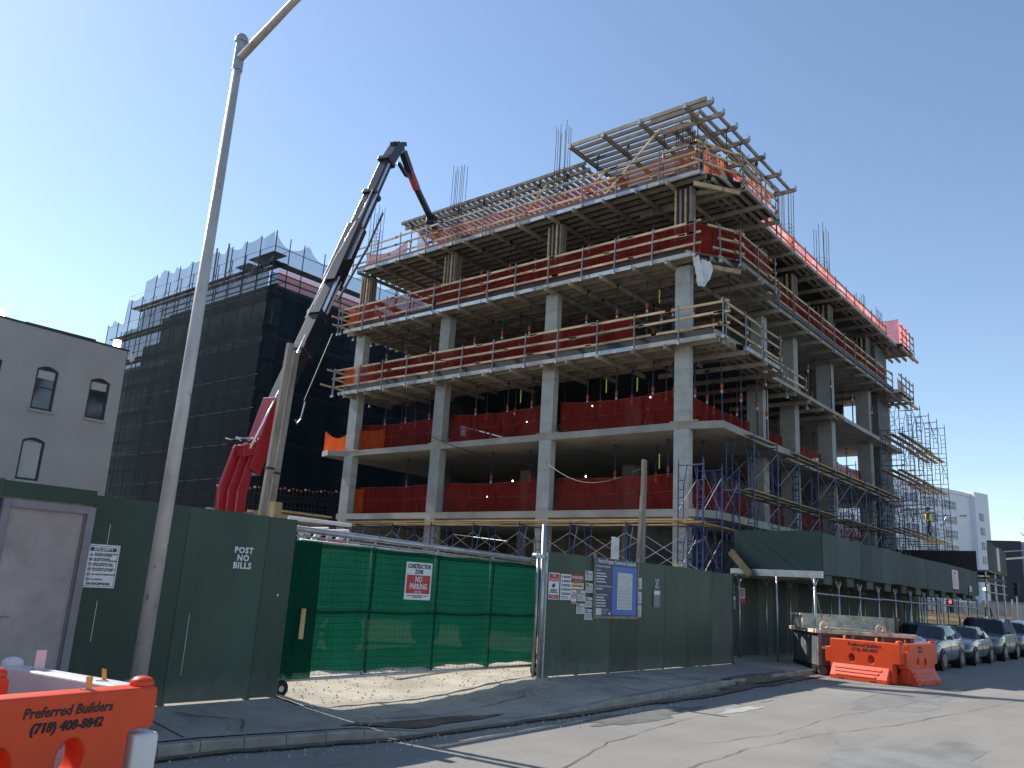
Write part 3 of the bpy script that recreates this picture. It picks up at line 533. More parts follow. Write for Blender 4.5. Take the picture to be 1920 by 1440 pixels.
MB().box(36,43,21,29,-.1,4.37).box(36,43,21,29,4.65,7.41).box(36,43,21,29,7.69,10.55).box(36,43,21,29,10.79,13.6).build('stair_core','conc',bf)
MB().box(27,46,32.3,32.5,-.1,4.37).box(33,46,32.3,32.5,4.65,7.41).box(35,46,32.3,32.5,7.69,10.55).build('rear_wall','concd',bf)
MB().box(26.2,51,16.0,16.2,-.1,4.3).box(34,51,16.5,16.7,4.65,7.3).build('basement_wall','skipg',bf)
for i in range(len(cols)):     # strips of ply left under the slab at the columns
    x,y,a,b_=cols[i]
    if i<4: MB().box(x-.02,x+.02,y-.35,y+.75,7.683,7.72).build('form_strip','wood',bf)
# ---- formwork decks
def deck(label,zj,xmax,y0,y1,street,fronty,xs_end,ledx,extra=0):
    t=thing('formwork_deck',label,'formwork',(25.2,y0,zj)); zt=zj+.16
    x=25.16; i=0
    while x<xmax:
        if i==0:
            y=y0
            while y<y1-.2:
                e=min(y+rnd(1.7,3.4),y1); MB().beam((x,y+.02,zj+.08),(x,e-.02,zj+.08),.09,.16).build('edge_beam','galv' if rnd(0,1)<.4 else 'edgeb',t); y=e
        else: MB().beam((x,y0+rnd(-.1,.15),zj+.08),(x,y1+rnd(-.2,.25),zj+.08),.075,.155).build('joist','joist',t)
        x+=.46; i+=1
    for y in ledx:
        MB().beam((24.98,y,zj-.085),(xmax+rnd(-.5,.5),y+rnd(-.05,.05),zj-.085),.09,.165).build('ledger','joist',t)
    if street:
        k=0; y=fronty+.06
        while y<13.2:
            MB().beam((30.4 if y<12.4 and k>3 else 25.9 if k else 27.0,y,zj+.083),(30.3 if y<12.45 else xs_end,y,zj+.083),.075,.15).build('joist','joist',t); y+=.33; k+=1
        x=27.0
        while x<xs_end:
            f=fronty if x<30.4 else 12.55; MB().beam((x,f-.1,zj-.085),(x,16.2,zj-.085),.10,.17).build('ledger','joist',t); x+=1.66
        x=26.9
        while x<xs_end-1:
            f=fronty+.0 if x<30.2 else 12.62; e=min(x+rnd(1.5,2.6),xs_end)
            if x<30.2: e=min(e,30.25)
            MB().beam((x+.03,f,zj+.08),(e-.03,f,zj+.08),.08,.15).build('edge_beam','joist' if rnd(0,1)<.4 else 'edgeb',t); x=e
    MB().prism([(25.2,y1-.1),(25.2,13.1),(26.9,fronty+.02),(30.2,fronty+.02),(30.4,12.6),(xs_end,12.6),(xs_end,y1-.1)],'z',zt+.004,zt+.020).build('deck_sheet','plyform',t)
    return t
led=[12.9+1.02,15.25,16.75,18.2,19.4,21,22.5,24.2,25.5,27.1,28.7,30.0,31.5]
d3=deck('timber formwork of the lowest propped floor, edge joists stripped back over bare slab',10.40,28.2,12.0,32.2,True,11.75,40,led)
d4=deck('timber formwork under the middle propped floor, behind the full length red net',13.62,33.5,12.95,32.3,True,11.85,49.2,led)
d5=deck('timber formwork under the top working deck of the concrete frame',16.80,33.5,12.6,31.7,True,11.8,50.2,led)
for t,z,x0,x1,yf in ((d4,13.62,49.2,51.8,12.1),(d5,16.80,50.2,53.0,12.2)):
    for k in range(5): MB().beam((x0,yf+.1+k*.4,z-.1),(x1+rnd(-.3,.6),yf+.1+k*.4,z-.1),.09,.15).build('joist','joist',t)
    MB().box(x0,x1-.2,yf,14.5,z+.165,z+.19).build('deck_sheet','plyform',t)
    MB().beam((x0-.3,yf-.1,z-.26),(x1+.3,yf-.1,z-.26),.1,.14).beam((x0+1.2,yf-.3,z-.26),(x0+1.2,15,z-.26),.1,.14).build('ledger','wood',t)
# chamfered corner bracing under the two upper decks
for t,z in ((d4,13.62),(d5,16.80)):
    MB().beam((25.3,12.95,z-.25),(26.9,11.9,z-.25),.1,.16).build('corner_beam','wood',t); MB().beam((25.9,13.9,z-.27),(26.3,12.2,z-.27),.1,.16).build('corner_beam','joist',t)
# ---- guard rails
def rail(label,pts,z0,step=1.7,rows=(.48,.9,1.3),hgt=1.42,mt='wood',lean=0,group=None,posts=True,over=.5):
    t=thing('guard_rail',label,'guard rail',(pts[0][0],pts[0][1],z0),0,group)
    P=[Vector((a,b,0)) for a,b in pts]; segs=list(zip(P,P[1:]))
    for a,b in segs:
        L=(b-a).length; d=(b-a)/L; n=max(1,round(L/step)); nrm=Vector((-d.y,d.x,0))
        s=.12
        for k in range(n+1):
            s=min(L,max(0,k*L/n+rnd(-.12,.12))); p=a+d*s
            if posts:
                dx=rnd(-.03,.03); po=MB().tube([p+Vector((0,0,z0)),p+Vector((dx,rnd(-.03,.03),z0+hgt))],.028,6).build('post','postm',t)
                MB().box(p.x-.05,p.x+.05,p.y-.05,p.y+.05,z0-.05,z0+.06).build('foot_clamp','galv',po)
        for r_ in rows:
            s=-rnd(0,over)
            while s<L-.15:
                e=min(s+rnd(3.0,4.2),L+rnd(.03,over*.5)); q0=a+d*s; q1=a+d*e; zz=z0+r_+rnd(-.02,.02); o_=-nrm*.0
                side=Vector((nrm.x,nrm.y,0))*(.05)
                MB().beam(q0+side+Vector((0,0,zz+rnd(-.02,.02))),q1+side+Vector((0,0,zz+rnd(-.02,.02))),.04,.085).build('rail_board',mt,t); s=e-rnd(.15,.4)
    return t
rail('timber guard rail along the left face of the lowest propped floor',[(25.08,32.5),(25.08,11.72)],10.38)
rail('timber guard rail on the street side of the lowest propped floor corner balcony',[(25.15,11.68),(30.2,11.7)],10.38,step=1.6)
rail('short stepped guard rail beyond the corner balcony of the lowest propped floor',[(30.5,12.5),(35.2,12.55)],10.0,step=2.1)
rail('timber guard rail in front of the full length red net on the left face',[(25.12,32.6),(25.12,12.85)],13.62)
rail('timber guard rail in front of the red net at the chamfered street corner',[(25.9,12.25),(26.7,11.8),(30.05,11.8)],13.55,step=1.75)
rail('timber guard rail in front of the long red net on the street face',[(30.4,12.45),(49.0,12.5)],13.55,step=1.75)
rail('short timber guard rail on the far projecting corner below the pink sheeting',[(49.3,12.1),(52.0,12.15)],13.5,step=.9)
rail('timber guard rail round the left face of the top deck',[(25.08,32.0),(25.08,12.6)],16.8)
rail('timber guard rail round the chamfered corner of the top deck',[(25.1,12.5),(26.9,11.75),(30.3,11.75)],16.75,step=1.6)
rail('timber guard rail in front of the long sunlit pink sheeting',[(30.5,12.85),(50,12.95)],16.75,step=1.55)
rail('short guard rail at the far pink corner of the top deck, board ends sticking out',[(50.2,12.15),(53.0,12.2)],16.7,step=.9)
rail('guard rail return at the far left end of the lowest propped floor',[(25.1,32.6),(27.6,32.6)],10.38,step=1.2,over=.9)
rail('timber guard rail return at the far left end of the red netted floor',[(25.1,32.7),(27.4,32.7)],13.62,step=1.2,over=.9)
# ---- debris nets
def net(mt,label,p,q,z0,z1,sag=.08,group=None,wires=True,name='debris_net',nu=None,seed=0):
    p=Vector(p+(0,)) if len(p)==2 else Vector(p); q=Vector(q+(0,)); L=(q-p).length; d=(q-p)/L; nr=Vector((-d.y,d.x,0)); nu=nu or max(6,int(L*4)); ph=rnd(0,6)
    def f(u,v):
        s=u*L; o_=nr*(.02*math.sin(s*2.3+ph)+.008*math.sin(s*7.1+ph*2)+.004*math.sin(s*15+v*3))*(1-abs(v-.4)*.6)
        zt=z1-sag*math.sin(math.pi*u)-.02*abs(math.sin(s*2.2+ph)); zb=z0+.015*math.sin(s*3+ph)
        c=p+d*s+o_; return (c.x,c.y,zb+(zt-zb)*v)
    t=thing(name,label,'safety netting' if 'sheet' not in name else 'sheeting',(p.x,p.y,z0),0,group)
    MB().sheet(f,nu,8).build('net',mt,t,smooth=True)
    if wires:
        for k in (.5,.98): 
            MB().tube([Vector(f(u/12,k))-nr*.03*0 for u in range(13)],.008,3).build('wire','galv',t)
    return t
ys=[(13.95,19.2),(19.95,25.3),(26.0,31.1)]; wh=['nearest the corner column','in the middle bay','in the far left bay']
for i,(a,b_) in enumerate(ys):
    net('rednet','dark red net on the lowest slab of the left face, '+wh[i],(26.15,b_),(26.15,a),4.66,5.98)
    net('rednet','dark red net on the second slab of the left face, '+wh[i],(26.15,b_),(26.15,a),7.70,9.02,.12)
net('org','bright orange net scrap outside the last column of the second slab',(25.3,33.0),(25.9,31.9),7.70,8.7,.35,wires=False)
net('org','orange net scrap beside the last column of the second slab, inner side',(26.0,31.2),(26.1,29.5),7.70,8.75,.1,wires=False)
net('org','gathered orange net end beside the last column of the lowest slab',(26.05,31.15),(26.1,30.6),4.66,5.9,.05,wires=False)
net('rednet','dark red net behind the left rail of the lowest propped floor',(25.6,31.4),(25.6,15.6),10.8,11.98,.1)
net('org','red net patch coloured as if sunlit at the left end of the lowest propped floor',(25.5,32.3),(25.55,31.5),10.8,11.95,.15,wires=False)  # brighter orange colour stands in for sun coming through the red net
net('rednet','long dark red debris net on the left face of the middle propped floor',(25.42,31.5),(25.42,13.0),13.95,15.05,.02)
net('org','red net patch coloured as if sunlit at the left end of the middle propped floor',(25.42,32.3),(25.42,31.55),13.9,15.0,.1,wires=False)  # sunlight through this net end is put into its colour
net('rednet','short dark red net across the chamfered corner of the middle propped floor',(25.42,13.0),(26.75,12.1),13.9,15.05,.0)
net('rednet','dark red net on the corner balcony of the middle propped floor',(26.75,12.1),(30.2,12.1),13.8,15.05,.02)
net('rednet','long dark red debris net on the street face of the middle propped floor',(30.4,12.75),(48.8,12.8),13.75,15.0,.02)
for i,(a,b_,w_) in enumerate([(26.2,32.1,'in the corner bay'),(32.9,35.7,'in the narrow second bay'),(36.4,40.6,'in the third bay'),(41.3,46.8,'in the fourth bay')]):
    net('rednet','red debris net on the street face of the lowest slab '+w_,(a,13.85),(b_,13.85),4.66,5.95)
    net('rednet','red debris net on the street face of the second slab '+w_,(a,13.85),(b_,13.85),7.70,8.95)
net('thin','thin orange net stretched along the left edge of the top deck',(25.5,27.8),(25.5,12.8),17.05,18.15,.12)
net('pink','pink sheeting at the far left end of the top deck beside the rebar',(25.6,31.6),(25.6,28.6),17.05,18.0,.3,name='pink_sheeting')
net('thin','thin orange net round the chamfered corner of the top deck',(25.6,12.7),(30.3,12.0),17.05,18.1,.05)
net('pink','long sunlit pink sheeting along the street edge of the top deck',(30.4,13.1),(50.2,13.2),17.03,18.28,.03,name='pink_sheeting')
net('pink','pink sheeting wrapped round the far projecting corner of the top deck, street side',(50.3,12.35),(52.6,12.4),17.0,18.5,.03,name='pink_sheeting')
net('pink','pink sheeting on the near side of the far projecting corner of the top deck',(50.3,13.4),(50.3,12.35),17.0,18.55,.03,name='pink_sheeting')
net('org','small net end under the far projecting corner of the middle propped floor',(50,12.5),(52,12.6),13.75,14.9,.1)
MB().sheet(lambda u,v:(27.5+u*.6+.1*math.sin(v*5),28.6-u*1.6,17.05+v*(1.0-.5*u)),8,6).solo('rust_tarp',NETS['rednet'],'dark red tarpaulin slumped over materials near the left end of the top deck','tarpaulin')
# ---- shores
def shore_proto(H):
    t=thing('shoring_prop','x','prop',(0,0,-50)); 
    MB().tube([(0,0,.01),(0,0,H*.62)],.034,7).build('outer_tube','shore',t,local=True)
    MB().tube([(0,0,H*.6),(0,0,H-.02)],.024,6).build('inner_tube','shore',t,local=True)
    MB().tube([(0,0,H*.56),(0,0,H*.63)],.055,8).build('collar','shorer',t,local=True)
    MB().tube([(0,0,H*.50),(0,0,H*.545)],.042,7).build('white_band','paper',t,local=True)
    MB().box(-.08,.08,-.08,.08,0,.012).build('base_plate','shore',t,local=True); MB().box(-.08,.08,-.05,.05,H-.02,H).box(-.08,-.07,-.05,.05,H,H+.06).box(.07,.08,-.05,.05,H,H+.06).build('fork_head','shore',t,local=True)
    return t
def shores(zb,H,spots,label,group):
    t=shore_proto(H)
    for i,(x,y) in enumerate(spots):
        o=t if i==0 else copy_tree(t)
        o.location=(x,y,zb); o.rotation_euler=(R(rnd(-.8,.8)),R(rnd(-.8,.8)),rnd(0,1.5)); o['label']=label; o['group']=group
ledc=[13.92,15.25,16.75,18.2,21,22.5,24.2,27.1,28.7,30.0]
def rows(xs_): return [(x+rnd(-.1,.1),y+rnd(-.12,.12)) for x in xs_ for y in ledc]
stx=[27.0+1.66*k for k in range(13)]
shores(7.68,2.57,rows((26.55,27.4,28.6,31.0))+[(x+rnd(-.2,.2),12.75 if x<31 else 13.1) for x in stx[:4]]+[(x,14.6) for x in stx]+[(33.5,18),(36.8,17.5),(39.9,18.6),(43.4,18)],'dark steel shore with red collar standing on the second slab','steel shores standing on the second slab')
shores(10.78,2.75,rows((26.2,27.3,28.9,32.0))+[(x+rnd(-.2,.2),12.5 if x<30 else 13.15) for x in stx[::2]]+[(x,14.7) for x in stx],'dark steel shore with red collar on the lowest propped floor','steel shores standing on the lowest propped floor')
shores(13.97,2.74,rows((26.3,28.8,32.2))+[(x,14.4) for x in stx],'dark steel shore behind the full length red net','steel shores standing behind the long red net')
shores(4.64,2.77,[(27.3,15.0),(27.6,17.5),(28.5,16.2),(27.4,21.6),(27.2,23.6),(28.9,22.8),(27.3,27.0),(27.5,29.2),(29.5,28.2),(25.95,32.0),(31,18),(31.2,23.5),(28.0,13.9),(31.5,14.2),(27,14.4)],'dark steel shore reaching from the lowest slab to the soffit above','steel shores standing on the lowest slab')
shores(17.02,2.36,[(25.9,17.7),(25.9,16.2),(25.9,14.6),(26.0,13.2),(28.2,17.7),(28.2,16.0),(28.2,14.2),(28.1,12.4),(30,12.5),(31.4,12.7),(32.8,12.8),(30.5,16.5),(30.5,14.3),(26.9,12.4)],'dark steel shore on the top deck carrying the raised joist grid','steel shores under the raised joist grid')
shores(17.02,2.1,[(26.15,19.4+1.6*k) for k in range(7)]+[(28.6,19.6+1.9*k) for k in range(6)]+[(31,20.5+2.2*k) for k in range(5)],'dark steel shore on the top deck under the long row of slanting joists','steel shores under the slanting joists')
# ---- raised grids over the top deck
fa=thing('joist_grid','raised open grid of grey timber joists crowning the street corner of the top deck','formwork',(25,12.3,19.4))
for y in (18.3,16.68,15.0,13.05): MB().beam((24.72,y,19.47),(31.2,y,19.47),.10,.17).build('ledger','joist',fa); MB().box(24.68,24.73,y-.07,y+.07,19.38,19.60).build('ledger_end','galv',fa)
for k in range(17): 
    x=24.93+.37*k; MB().beam((x,12.75+(.0 if k<1 else .9 if k>2 else .2),19.64),(x,18.35+rnd(-.05,.25),19.64),.075,.15).build('joist','joist',fa)
MB().beam((24.93,12.28,19.64),(24.93,13.2,19.64),.09,.16).build('joist','joist',fa)
for x in (24.93,25.85,27.0,28.15,29.7,31.4,33.1): MB().beam((x,12.02,19.42),(x,14.6,19.42),.10,.17).build('ledger','joist',fa); MB().box(x-.07,x+.07,12.0,12.04,19.40,19.60).build('ledger_end','galv',fa)
for k,y in enumerate((12.35,12.8,13.3,13.8,14.3)): MB().beam((25.2+k*.2,y,19.57),(33.2,y,19.57),.075,.14).build('joist','joist',fa)
fb=thing('joist_grid','long row of slanting timber joists raised over the left edge of the top deck','formwork',(26,18.5,19.1))
MB().beam((26.05,18.4,19.36),(26.05,24.2,19.36),.08,.15).beam((26.05,24.25,19.36),(26.05,29.7,19.36),.08,.15).build('edge_joist','joist',fb)
for x in (26.25,28.6,31.0): MB().beam((x,18.3,19.14),(x,29.6,19.14),.09,.16).build('ledger','joist',fb)
for k in range(34): y=18.6+.33*k; MB().beam((26.0+rnd(-.05,.05),y,19.28),(32.2+rnd(-.3,.3),y+rnd(-.03,.03),19.28),.07,.14).build('joist','joist',fb)
for a,b_ in [((25.5,17.2,17.1),(25.3,14.4,19.3)),((25.6,19.0,17.1),(25.5,16.9,18.4)),((25.5,27.9,18.4),(25.6,26.9,17.1)),((26,22.2,17.1),(26,20.4,18.9)),((25.7,25.0,18.3),(25.7,24.0,17.1)),((26.8,12.3,17.1),(26.0,13.0,18.6))]:
    MB().beam(a,b_,.05,.10).solo('timber_brace','wood','pale timber board leaning behind the top deck guard rail','timber','diagonal boards on the top deck')
# ---- column forms and rebar
for i,(x,y,a,b_) in enumerate(cols):
    t=thing('column_form','timber column form with upright studs under the top deck','formwork',(x,y,13.97),0,'timber column forms under the top deck')
    MB().box(x+.02,x+a-.02,y+.02,y+b_-.02,13.98,16.78).build('form_panel','plyform',t)
    n=4
    for k in range(n): yy=y-.03+(b_+.02)*k/(n-1); MB().box(x-.07,x+.02,yy-.035,yy+.035,13.98,16.7-rnd(0,.15)).build('stud','wood' if k%2 else 'oldwood',t)
    for k in range(3): xx=x+.05+(a-.1)*k/2; MB().box(xx-.03,xx+.03,y-.08,y+.02,13.98,16.65).build('stud','oldwood',t)
def cage(x,y,a,b_,ztop,lab):
    t=thing('rebar_cage',lab,'rebar',(x,y,17.02)); 
    for px2 in (x,x+a/2,x+a):
        for py2 in ((y,y+b_/2,y+b_) if px2!=x+a/2 else (y,y+b_)):
            MB().tube([(px2,py2,17.02),(px2+rnd(-.03,.03),py2+rnd(-.03,.03),ztop-rnd(0,.35))],.016,4).build('bar','rebar',t)
    for k in range(12):
        z=17.2+k*.2
        if z<ztop-1.2: MB().tube([(x-.02,y-.02,z),(x+a+.02,y-.02,z),(x+a+.02,y+b_+.02,z),(x-.02,y+b_+.02,z),(x-.02,y-.02,z)],.009,3).build('tie','rebar',t)
for x,y,a,b_,z,lab in [(25.9,31.4,.4,.6,20.9,'rebar cage rising from the far left end of the top deck behind the crane boom'),(25.9,25.6,.4,.55,21.6,'tall rebar cage in the middle of the slanting joists'),(25.9,19.4,.35,.55,21.7,'tall rebar cage beside the left end of the raised joist grid'),(25.9,13.5,.35,.55,20.1,'rebar cage inside the raised joist grid at the corner'),
    (36.2,13.5,.55,.5,21.35,'tall rebar cage above the pink sheeting, nearest the raised joist grid'),(41.0,13.5,.8,.5,21.4,'tall rebar cage above the middle of the pink sheeting'),(47.2,13.5,.6,.5,19.5,'short rebar cage toward the far end of the pink sheeting'),(32.4,13.6,.4,.5,21.5,'rebar cage showing through the end of the raised joist grid')]: cage(x,y,a,b_,z,lab)
t=thing('rebar_mesh','rebar mesh panel standing by the far projecting corner of the top deck','rebar',(48.9,13.2,17.02))
for k in range(5): MB().tube([(48.6+k*.28,13.1,17.02),(48.6+k*.28,13.1,18.9-.1*(k%2))],.014,4).build('bar','rebar',t)
for k in range(3): MB().tube([(48.5,13.1,18.1+k*.3),(49.9,13.1,18.1+k*.3)],.01,4).build('tie','rebar',t)
# plastic wrap hanging from the corner
MB().sheet(lambda u,v:(25.35+.9*u*u+.05*math.sin(v*9),12.85-.8*u-.1*math.sin(u*5+v*4),13.5-1.0*v*(1-.4*u)-.55*math.sin(u*3.1)*v+.05*math.sin(u*20)),14,10).xf(Matrix.Translation((25.35,12.85,13.5))@Matrix.Diagonal((.38,.5,.75,1))@Matrix.Translation((-25.35,-12.85,-13.5))).solo('plastic_sheet','tarp','torn white plastic sheet dangling from the chamfered corner','plastic sheet',smooth=True)
MB().sheet(lambda u,v:(25.2+.15*v,12.95-.25*u-.15*v,13.6-1.0*v+.04*math.sin(u*9)),6,8).solo('plastic_sheet','tarp','long white plastic strip hanging beside the corner column','plastic sheet',smooth=True)
# work lights, tags
for i,(y,z) in enumerate([(22.6,6.15),(18.8,6.2),(16.2,5.9),(14.8,5.5),(18.6,9.1),(15.9,9.2),(14.7,8.6),(22.7,9.15),(22.0,8.7),(27.6,5.6),(24.0,5.5)]):
    zc=7.40 if z<7.5 else 10.38; t=thing('work_light','small lit work bulb hanging on a cord under the '+('second' if z<7.5 else 'third')+' slab','light',(27.5,y,z),0,'work bulbs hanging under the '+('second' if z<7.5 else 'third')+' slab')
    MB().tube([(27.5,y,z+.05),(27.5+.02,y,zc)],.006,3).build('cord','cable',t); MB().tube([(27.5,y,z-.04),(27.5,y,z-.01),(27.5,y,z+.03)],[.012,.035,.012],8).build('bulb','bulb',t); MB().tube([(27.5,y,z+.03),(27.5,y,z+.1)],.02,6).build('socket','cable',t)
for y,z,zc in [(14.9,6.2,7.4),(17.3,9.3,10.3),(15.9,9.2,10.3),(15.0,12.6,13.4),(13.9,12.8,13.4),(21.6,9.3,10.3)]:
    MB().box(26.495,26.505,y-.02,y+.02,z,z+.55).solo('hanging_tag','yelt','thin yellow green strip hanging below the slab edge','strip','yellow strips hanging below the slabs')
# cables across the left bays
for a,b_,s_ in [((25.9,26.5,8.3),(25.6,19.9,6.4),.3),((25.65,26.2,8.1),(25.65,20.6,6.6),.2),((20.4,12,5.2),(25.6,19.4,6.5),.6)]:
    A=Vector(a); B=Vector(b_); MB().tube([A.lerp(B,k/10)-Vector((0,0,s_*math.sin(math.pi*k/10))) for k in range(11)],.012,4).solo('cable','cable','slack black cable drooping across the left bays','cable','slack cables on the left face')
# ------------------------------------------------------------------ frame scaffolds
def frame_mesh(wd,h,mt):   # ladder frame in the x-z plane
    b=MB(); r=.024
    for x in (0,wd): b.tube([(x,0,0),(x,0,h)],r,6); b.tube([(x,0,h),(x,0,h+.12)],.016,5)
    b.tube([(0,0,h-.1),(wd,0,h-.1)],r*.9,6); b.tube([(0,0,h*.42),(wd*.22,0,h*.42)],r*.7,5); b.tube([(wd*.78,0,h*.42),(wd,0,h*.42)],r*.7,5)
    b.tube([(0,0,.18),(wd,0,.18)],r*.7,5)
    b.tube([(wd*.22,0,.18),(wd*.22,0,h*.6),(wd*.26,0,h*.72),(wd*.36,0,h-.1)],r*.7,5); b.tube([(wd*.78,0,.18),(wd*.78,0,h*.6),(wd*.74,0,h*.72),(wd*.64,0,h-.1)],r*.7,5)
    for z in (.3,.55,.7): b.tube([(0,0,h*z),(wd*.22,0,h*z)],r*.6,4); b.tube([(wd*.78,0,h*z),(wd,0,h*z)],r*.6,4)
    me=b.mesh('frame',mt); return me
def brace_mesh(L,h,mt): 
    b=MB(); b.tube([(0,0,h*.2),(L,0,h*.82)],.013,5); b.tube([(0,0,h*.82),(L,0,h*.2)],.013,5); return b.mesh('cross_brace',mt)
def scaffold(label,org,along,n,bay,depth,lifts,h,mt='scaf',planks=(),brace='brace',skipf=lambda i,k:False,brf=lambda i,k:True,jack=True):
    """along: unit vector of the run; frames stand across it"""
    t=thing('frame_scaffold',label,'scaffold',org); A=Vector(along+(0,)); B=Vector((-A.y,A.x,0)); O=Vector((0,0,0))
    fm=frame_mesh(depth,h,mt); bm_=brace_mesh(bay,h,brace)
    Mf=Matrix((B,-A,Vector((0,0,1)))).transposed().to_4x4(); Mb=Matrix((A,B,Vector((0,0,1)))).transposed().to_4x4()
    for k in range(lifts):
        for i in range(n+1):
            if skipf(i,k): continue
            part_copy(fm,'frame',t,Matrix.Translation(A*bay*i+Vector((0,0,h*k+.0)))@Mf)
        for i in range(n):
            if skipf(i,k) or skipf(i+1,k) or not brf(i,k): continue
            for d in (0,depth): part_copy(bm_,'cross_brace',t,Matrix.Translation(A*bay*i+B*d+Vector((0,0,h*k)))@Mb)
    for i0,i1,k,sag in planks:
        for j in range(3):
            d=.08+j*(depth-.3)/2+rnd(-.03,.03); p=A*(bay*i0-rnd(.1,.3))+B*(d+.12)+Vector((0,0,h*k+.02+rnd(0,.03))); q=A*(bay*i1+rnd(.1,.35))+B*(d+.12)+Vector((0,0,h*k+.02+rnd(-.03,.03)))
            MB().beam(p,q,.25,.042).build('plank','plank',t,local=True)
    return t
# run in front of the left face
scaffold('long blue frame scaffold with tan planks standing along the left face behind the gate',(24.2,12.54,.0),(0,1),8,2.3,-1.35,2,2.03,'scaf',[(0,2.1,2,0),(2,4.05,2,0),(4,6.1,2,0),(6,8,2,0)])
for i,y in enumerate([31.3,33.8]): pass
# towers at the street corner
scaffold('pair of blue scaffold towers at the street corner of the frame',(24.3,12.05,.0),(1,0),2,1.35,.9,3,2.0,'scaf',[(0,2,2,0)])
# run along the street face
scaffold('dark blue frame scaffold with stepped planks in front of the street face',(27.6,11.75,1.55),(1,0),9,2.13,1.05,3,1.95,'scaf2',[(0,2,2,0),(2,5,3,0),(5,7,3,0),(0,1,3,0),(2,4,2,0),(5,8,2,0),(7,9,3,0),(1,3,1,0),(4,8,1,0)],brf=lambda i,k:(i*7+k*3)%4!=0)
scaffold('tall open scaffold of ladder frames rising against the sky at the far end',(46.9,11.6,1.6),(1,0),5,2.0,1.15,6,1.93,'scaf2',[(0,2.4,2.2,0),(2.4,5,2.2,0),(0,1.6,3.8,0),(1.2,3,3.8,0),(2.6,5,3.75,0),(.2,2,4.85,0),(1.6,3.4,4.85,0),(3,5,4.8,0)],brace='scaf2',skipf=lambda i,k:k==5 and i==0,brf=lambda i,k:(i+k)%2==0)
scaffold('second row of dark scaffold frames behind the tall open scaffold',(46.2,13.9,1.6),(1,0),4,2.2,1.15,4,1.93,'scaf2',[(0,2,3,0),(1,4,2,0)],brace='scaf2')
scaffold('row of small scaffold frames seen through the ground floor near the corner',(28.6,16.9,0),(0,1),4,2.2,-1.2,1,2.0,'scaf',[],brace='brace')
# ------------------------------------------------------------------ sidewalk shed
sh=thing('sidewalk_shed','long dark green plywood sidewalk shed on steel posts over the pavement','sidewalk shed',(25,8.8,0))
xs_=25.35; Yf=8.72
MB().prism([(xs_,Yf),(xs_,11.5),(xs_+.03,11.5),(xs_+.03,Yf)],'z',2.68,3.88).build('end_panel','shedend',sh)
x=xs_+.02; i=0
while x<47.6:
    e=min(x+1.22,47.7); MB().box(x+.004,e-.004,Yf-.03+rnd(0,.012),Yf,2.60+rnd(-.02,.02),3.80+rnd(-.02,.02)).build('side_panel','shedp',sh); x=e
MB().box(xs_+.05,47.6,Yf+.01,11.5,2.62,2.72).build('deck','joist',sh)
MB().box(xs_+.05,47.6,11.45,11.49,2.73,3.75).build('rear_panel','shedp',sh)
MB().beam((xs_-.12,Yf-.05,2.58),(xs_-.12,11.55,2.58),.12,.20).build('end_beam','brace',sh)
for k in range(11): x=25.0+2.09*k+.9; MB().box(x-.05,x+.05,Yf+.1,11.5,2.42,2.61).build('cross_beam','joist',sh); MB().box(x-.35,x+.35,Yf+.02,Yf+.10,2.32,2.58).build('header','plyd',sh)
for k in range(12):
    x=25.05+2.09*k
    for y,r_ in ((8.85,.038),(11.2,.032)):
        p=MB().tube([(x,y,.0),(x,y,2.45)],r_,8).build('post','galv',sh,smooth=True); MB().box(x-.09,x+.09,y-.09,y+.09,0,.015).build('foot_plate','galv',p)
        MB().beam((x,y,2.2),(x+.25,y,2.45),.03).beam((x,y,2.2),(x-.25,y,2.45),.03).build('knee_brace','galv',p)
for y in (10.0,): MB().tube([(25.05,y,0),(25.05,y,2.48)],.03,8).build('post','galv',sh,smooth=True)
for a,b_ in ((25.1,31.4),(31.4,37.7),(37.7,47.9)): MB().tube([(a,8.80,2.03),(b_,8.80,2.0)],.026,6).build('rail_pipe','galv',sh)
for x,d in ((25.1,1.05),(29.2,-1),(35.5,-.9),(39.7,.8)): MB().tube([(x,8.82,1.95),(x+d,8.82,.25)],.018,6).build('diagonal_brace','galv',sh)
MB().beam((24.9,10.8,2.5),(25.1,11.5,3.2),.09,.2).solo('timber_board','plank','short board leaning by the left end of the shed roof','timber')
MB().beam((24.4,11.0,2.48),(25.2,11.2,2.5),.2,.06).solo('timber_board','oldwood','flat board sticking out of the left end of the shed roof','timber')
for X,Z,w_,h_,lab,c in [(42.1,2.78,1.2,.84,'large pale notice on the side of the sidewalk shed','tabw'),(45.6,2.75,.55,.28,'small white notice near the far end of the sidewalk shed','paper')]:
    t=sign('shed_notice',lab,'notice',X,X+w_,Z,Z+h_,Yf-.035,c); lines(t,X+.1,X+w_-.1,Z+h_-.25,Z+.08,7 if h_>.5 else 2,Yf-.035,'stucco',.25)
    if h_>.5: text('Notice',.16,(X+.55,Yf-.045,Z+h_-.13),FACE,'dframe',t)
MB().box(45.35,45.5,Yf-.05,Yf-.03,2.3,3.0).solo('cable_box','cable','narrow black box hung on the far end of the shed side','box')
s2=thing('sidewalk_shed','second dark shed beyond the first, black end wall and raised green parapet','sidewalk shed',(49,9,0))
MB().box(48.5,48.54,8.82,14,2.7,4.88).box(48.54,53.6,11.9,11.95,2.7,4.3).build('black_wall','chromed',s2)
for k in range(4): MB().box(48.6+k*1.25,48.6+(k+1)*1.25-.01,8.28,8.31,3.96-.02*k,5.38-.10*(k>0)-.12*(k>2)).build('parapet_panel','shedp',s2)
MB().box(50.8,51.5,8.26,8.278,4.0,5.2).build('pale_sheet','tabw',s2)
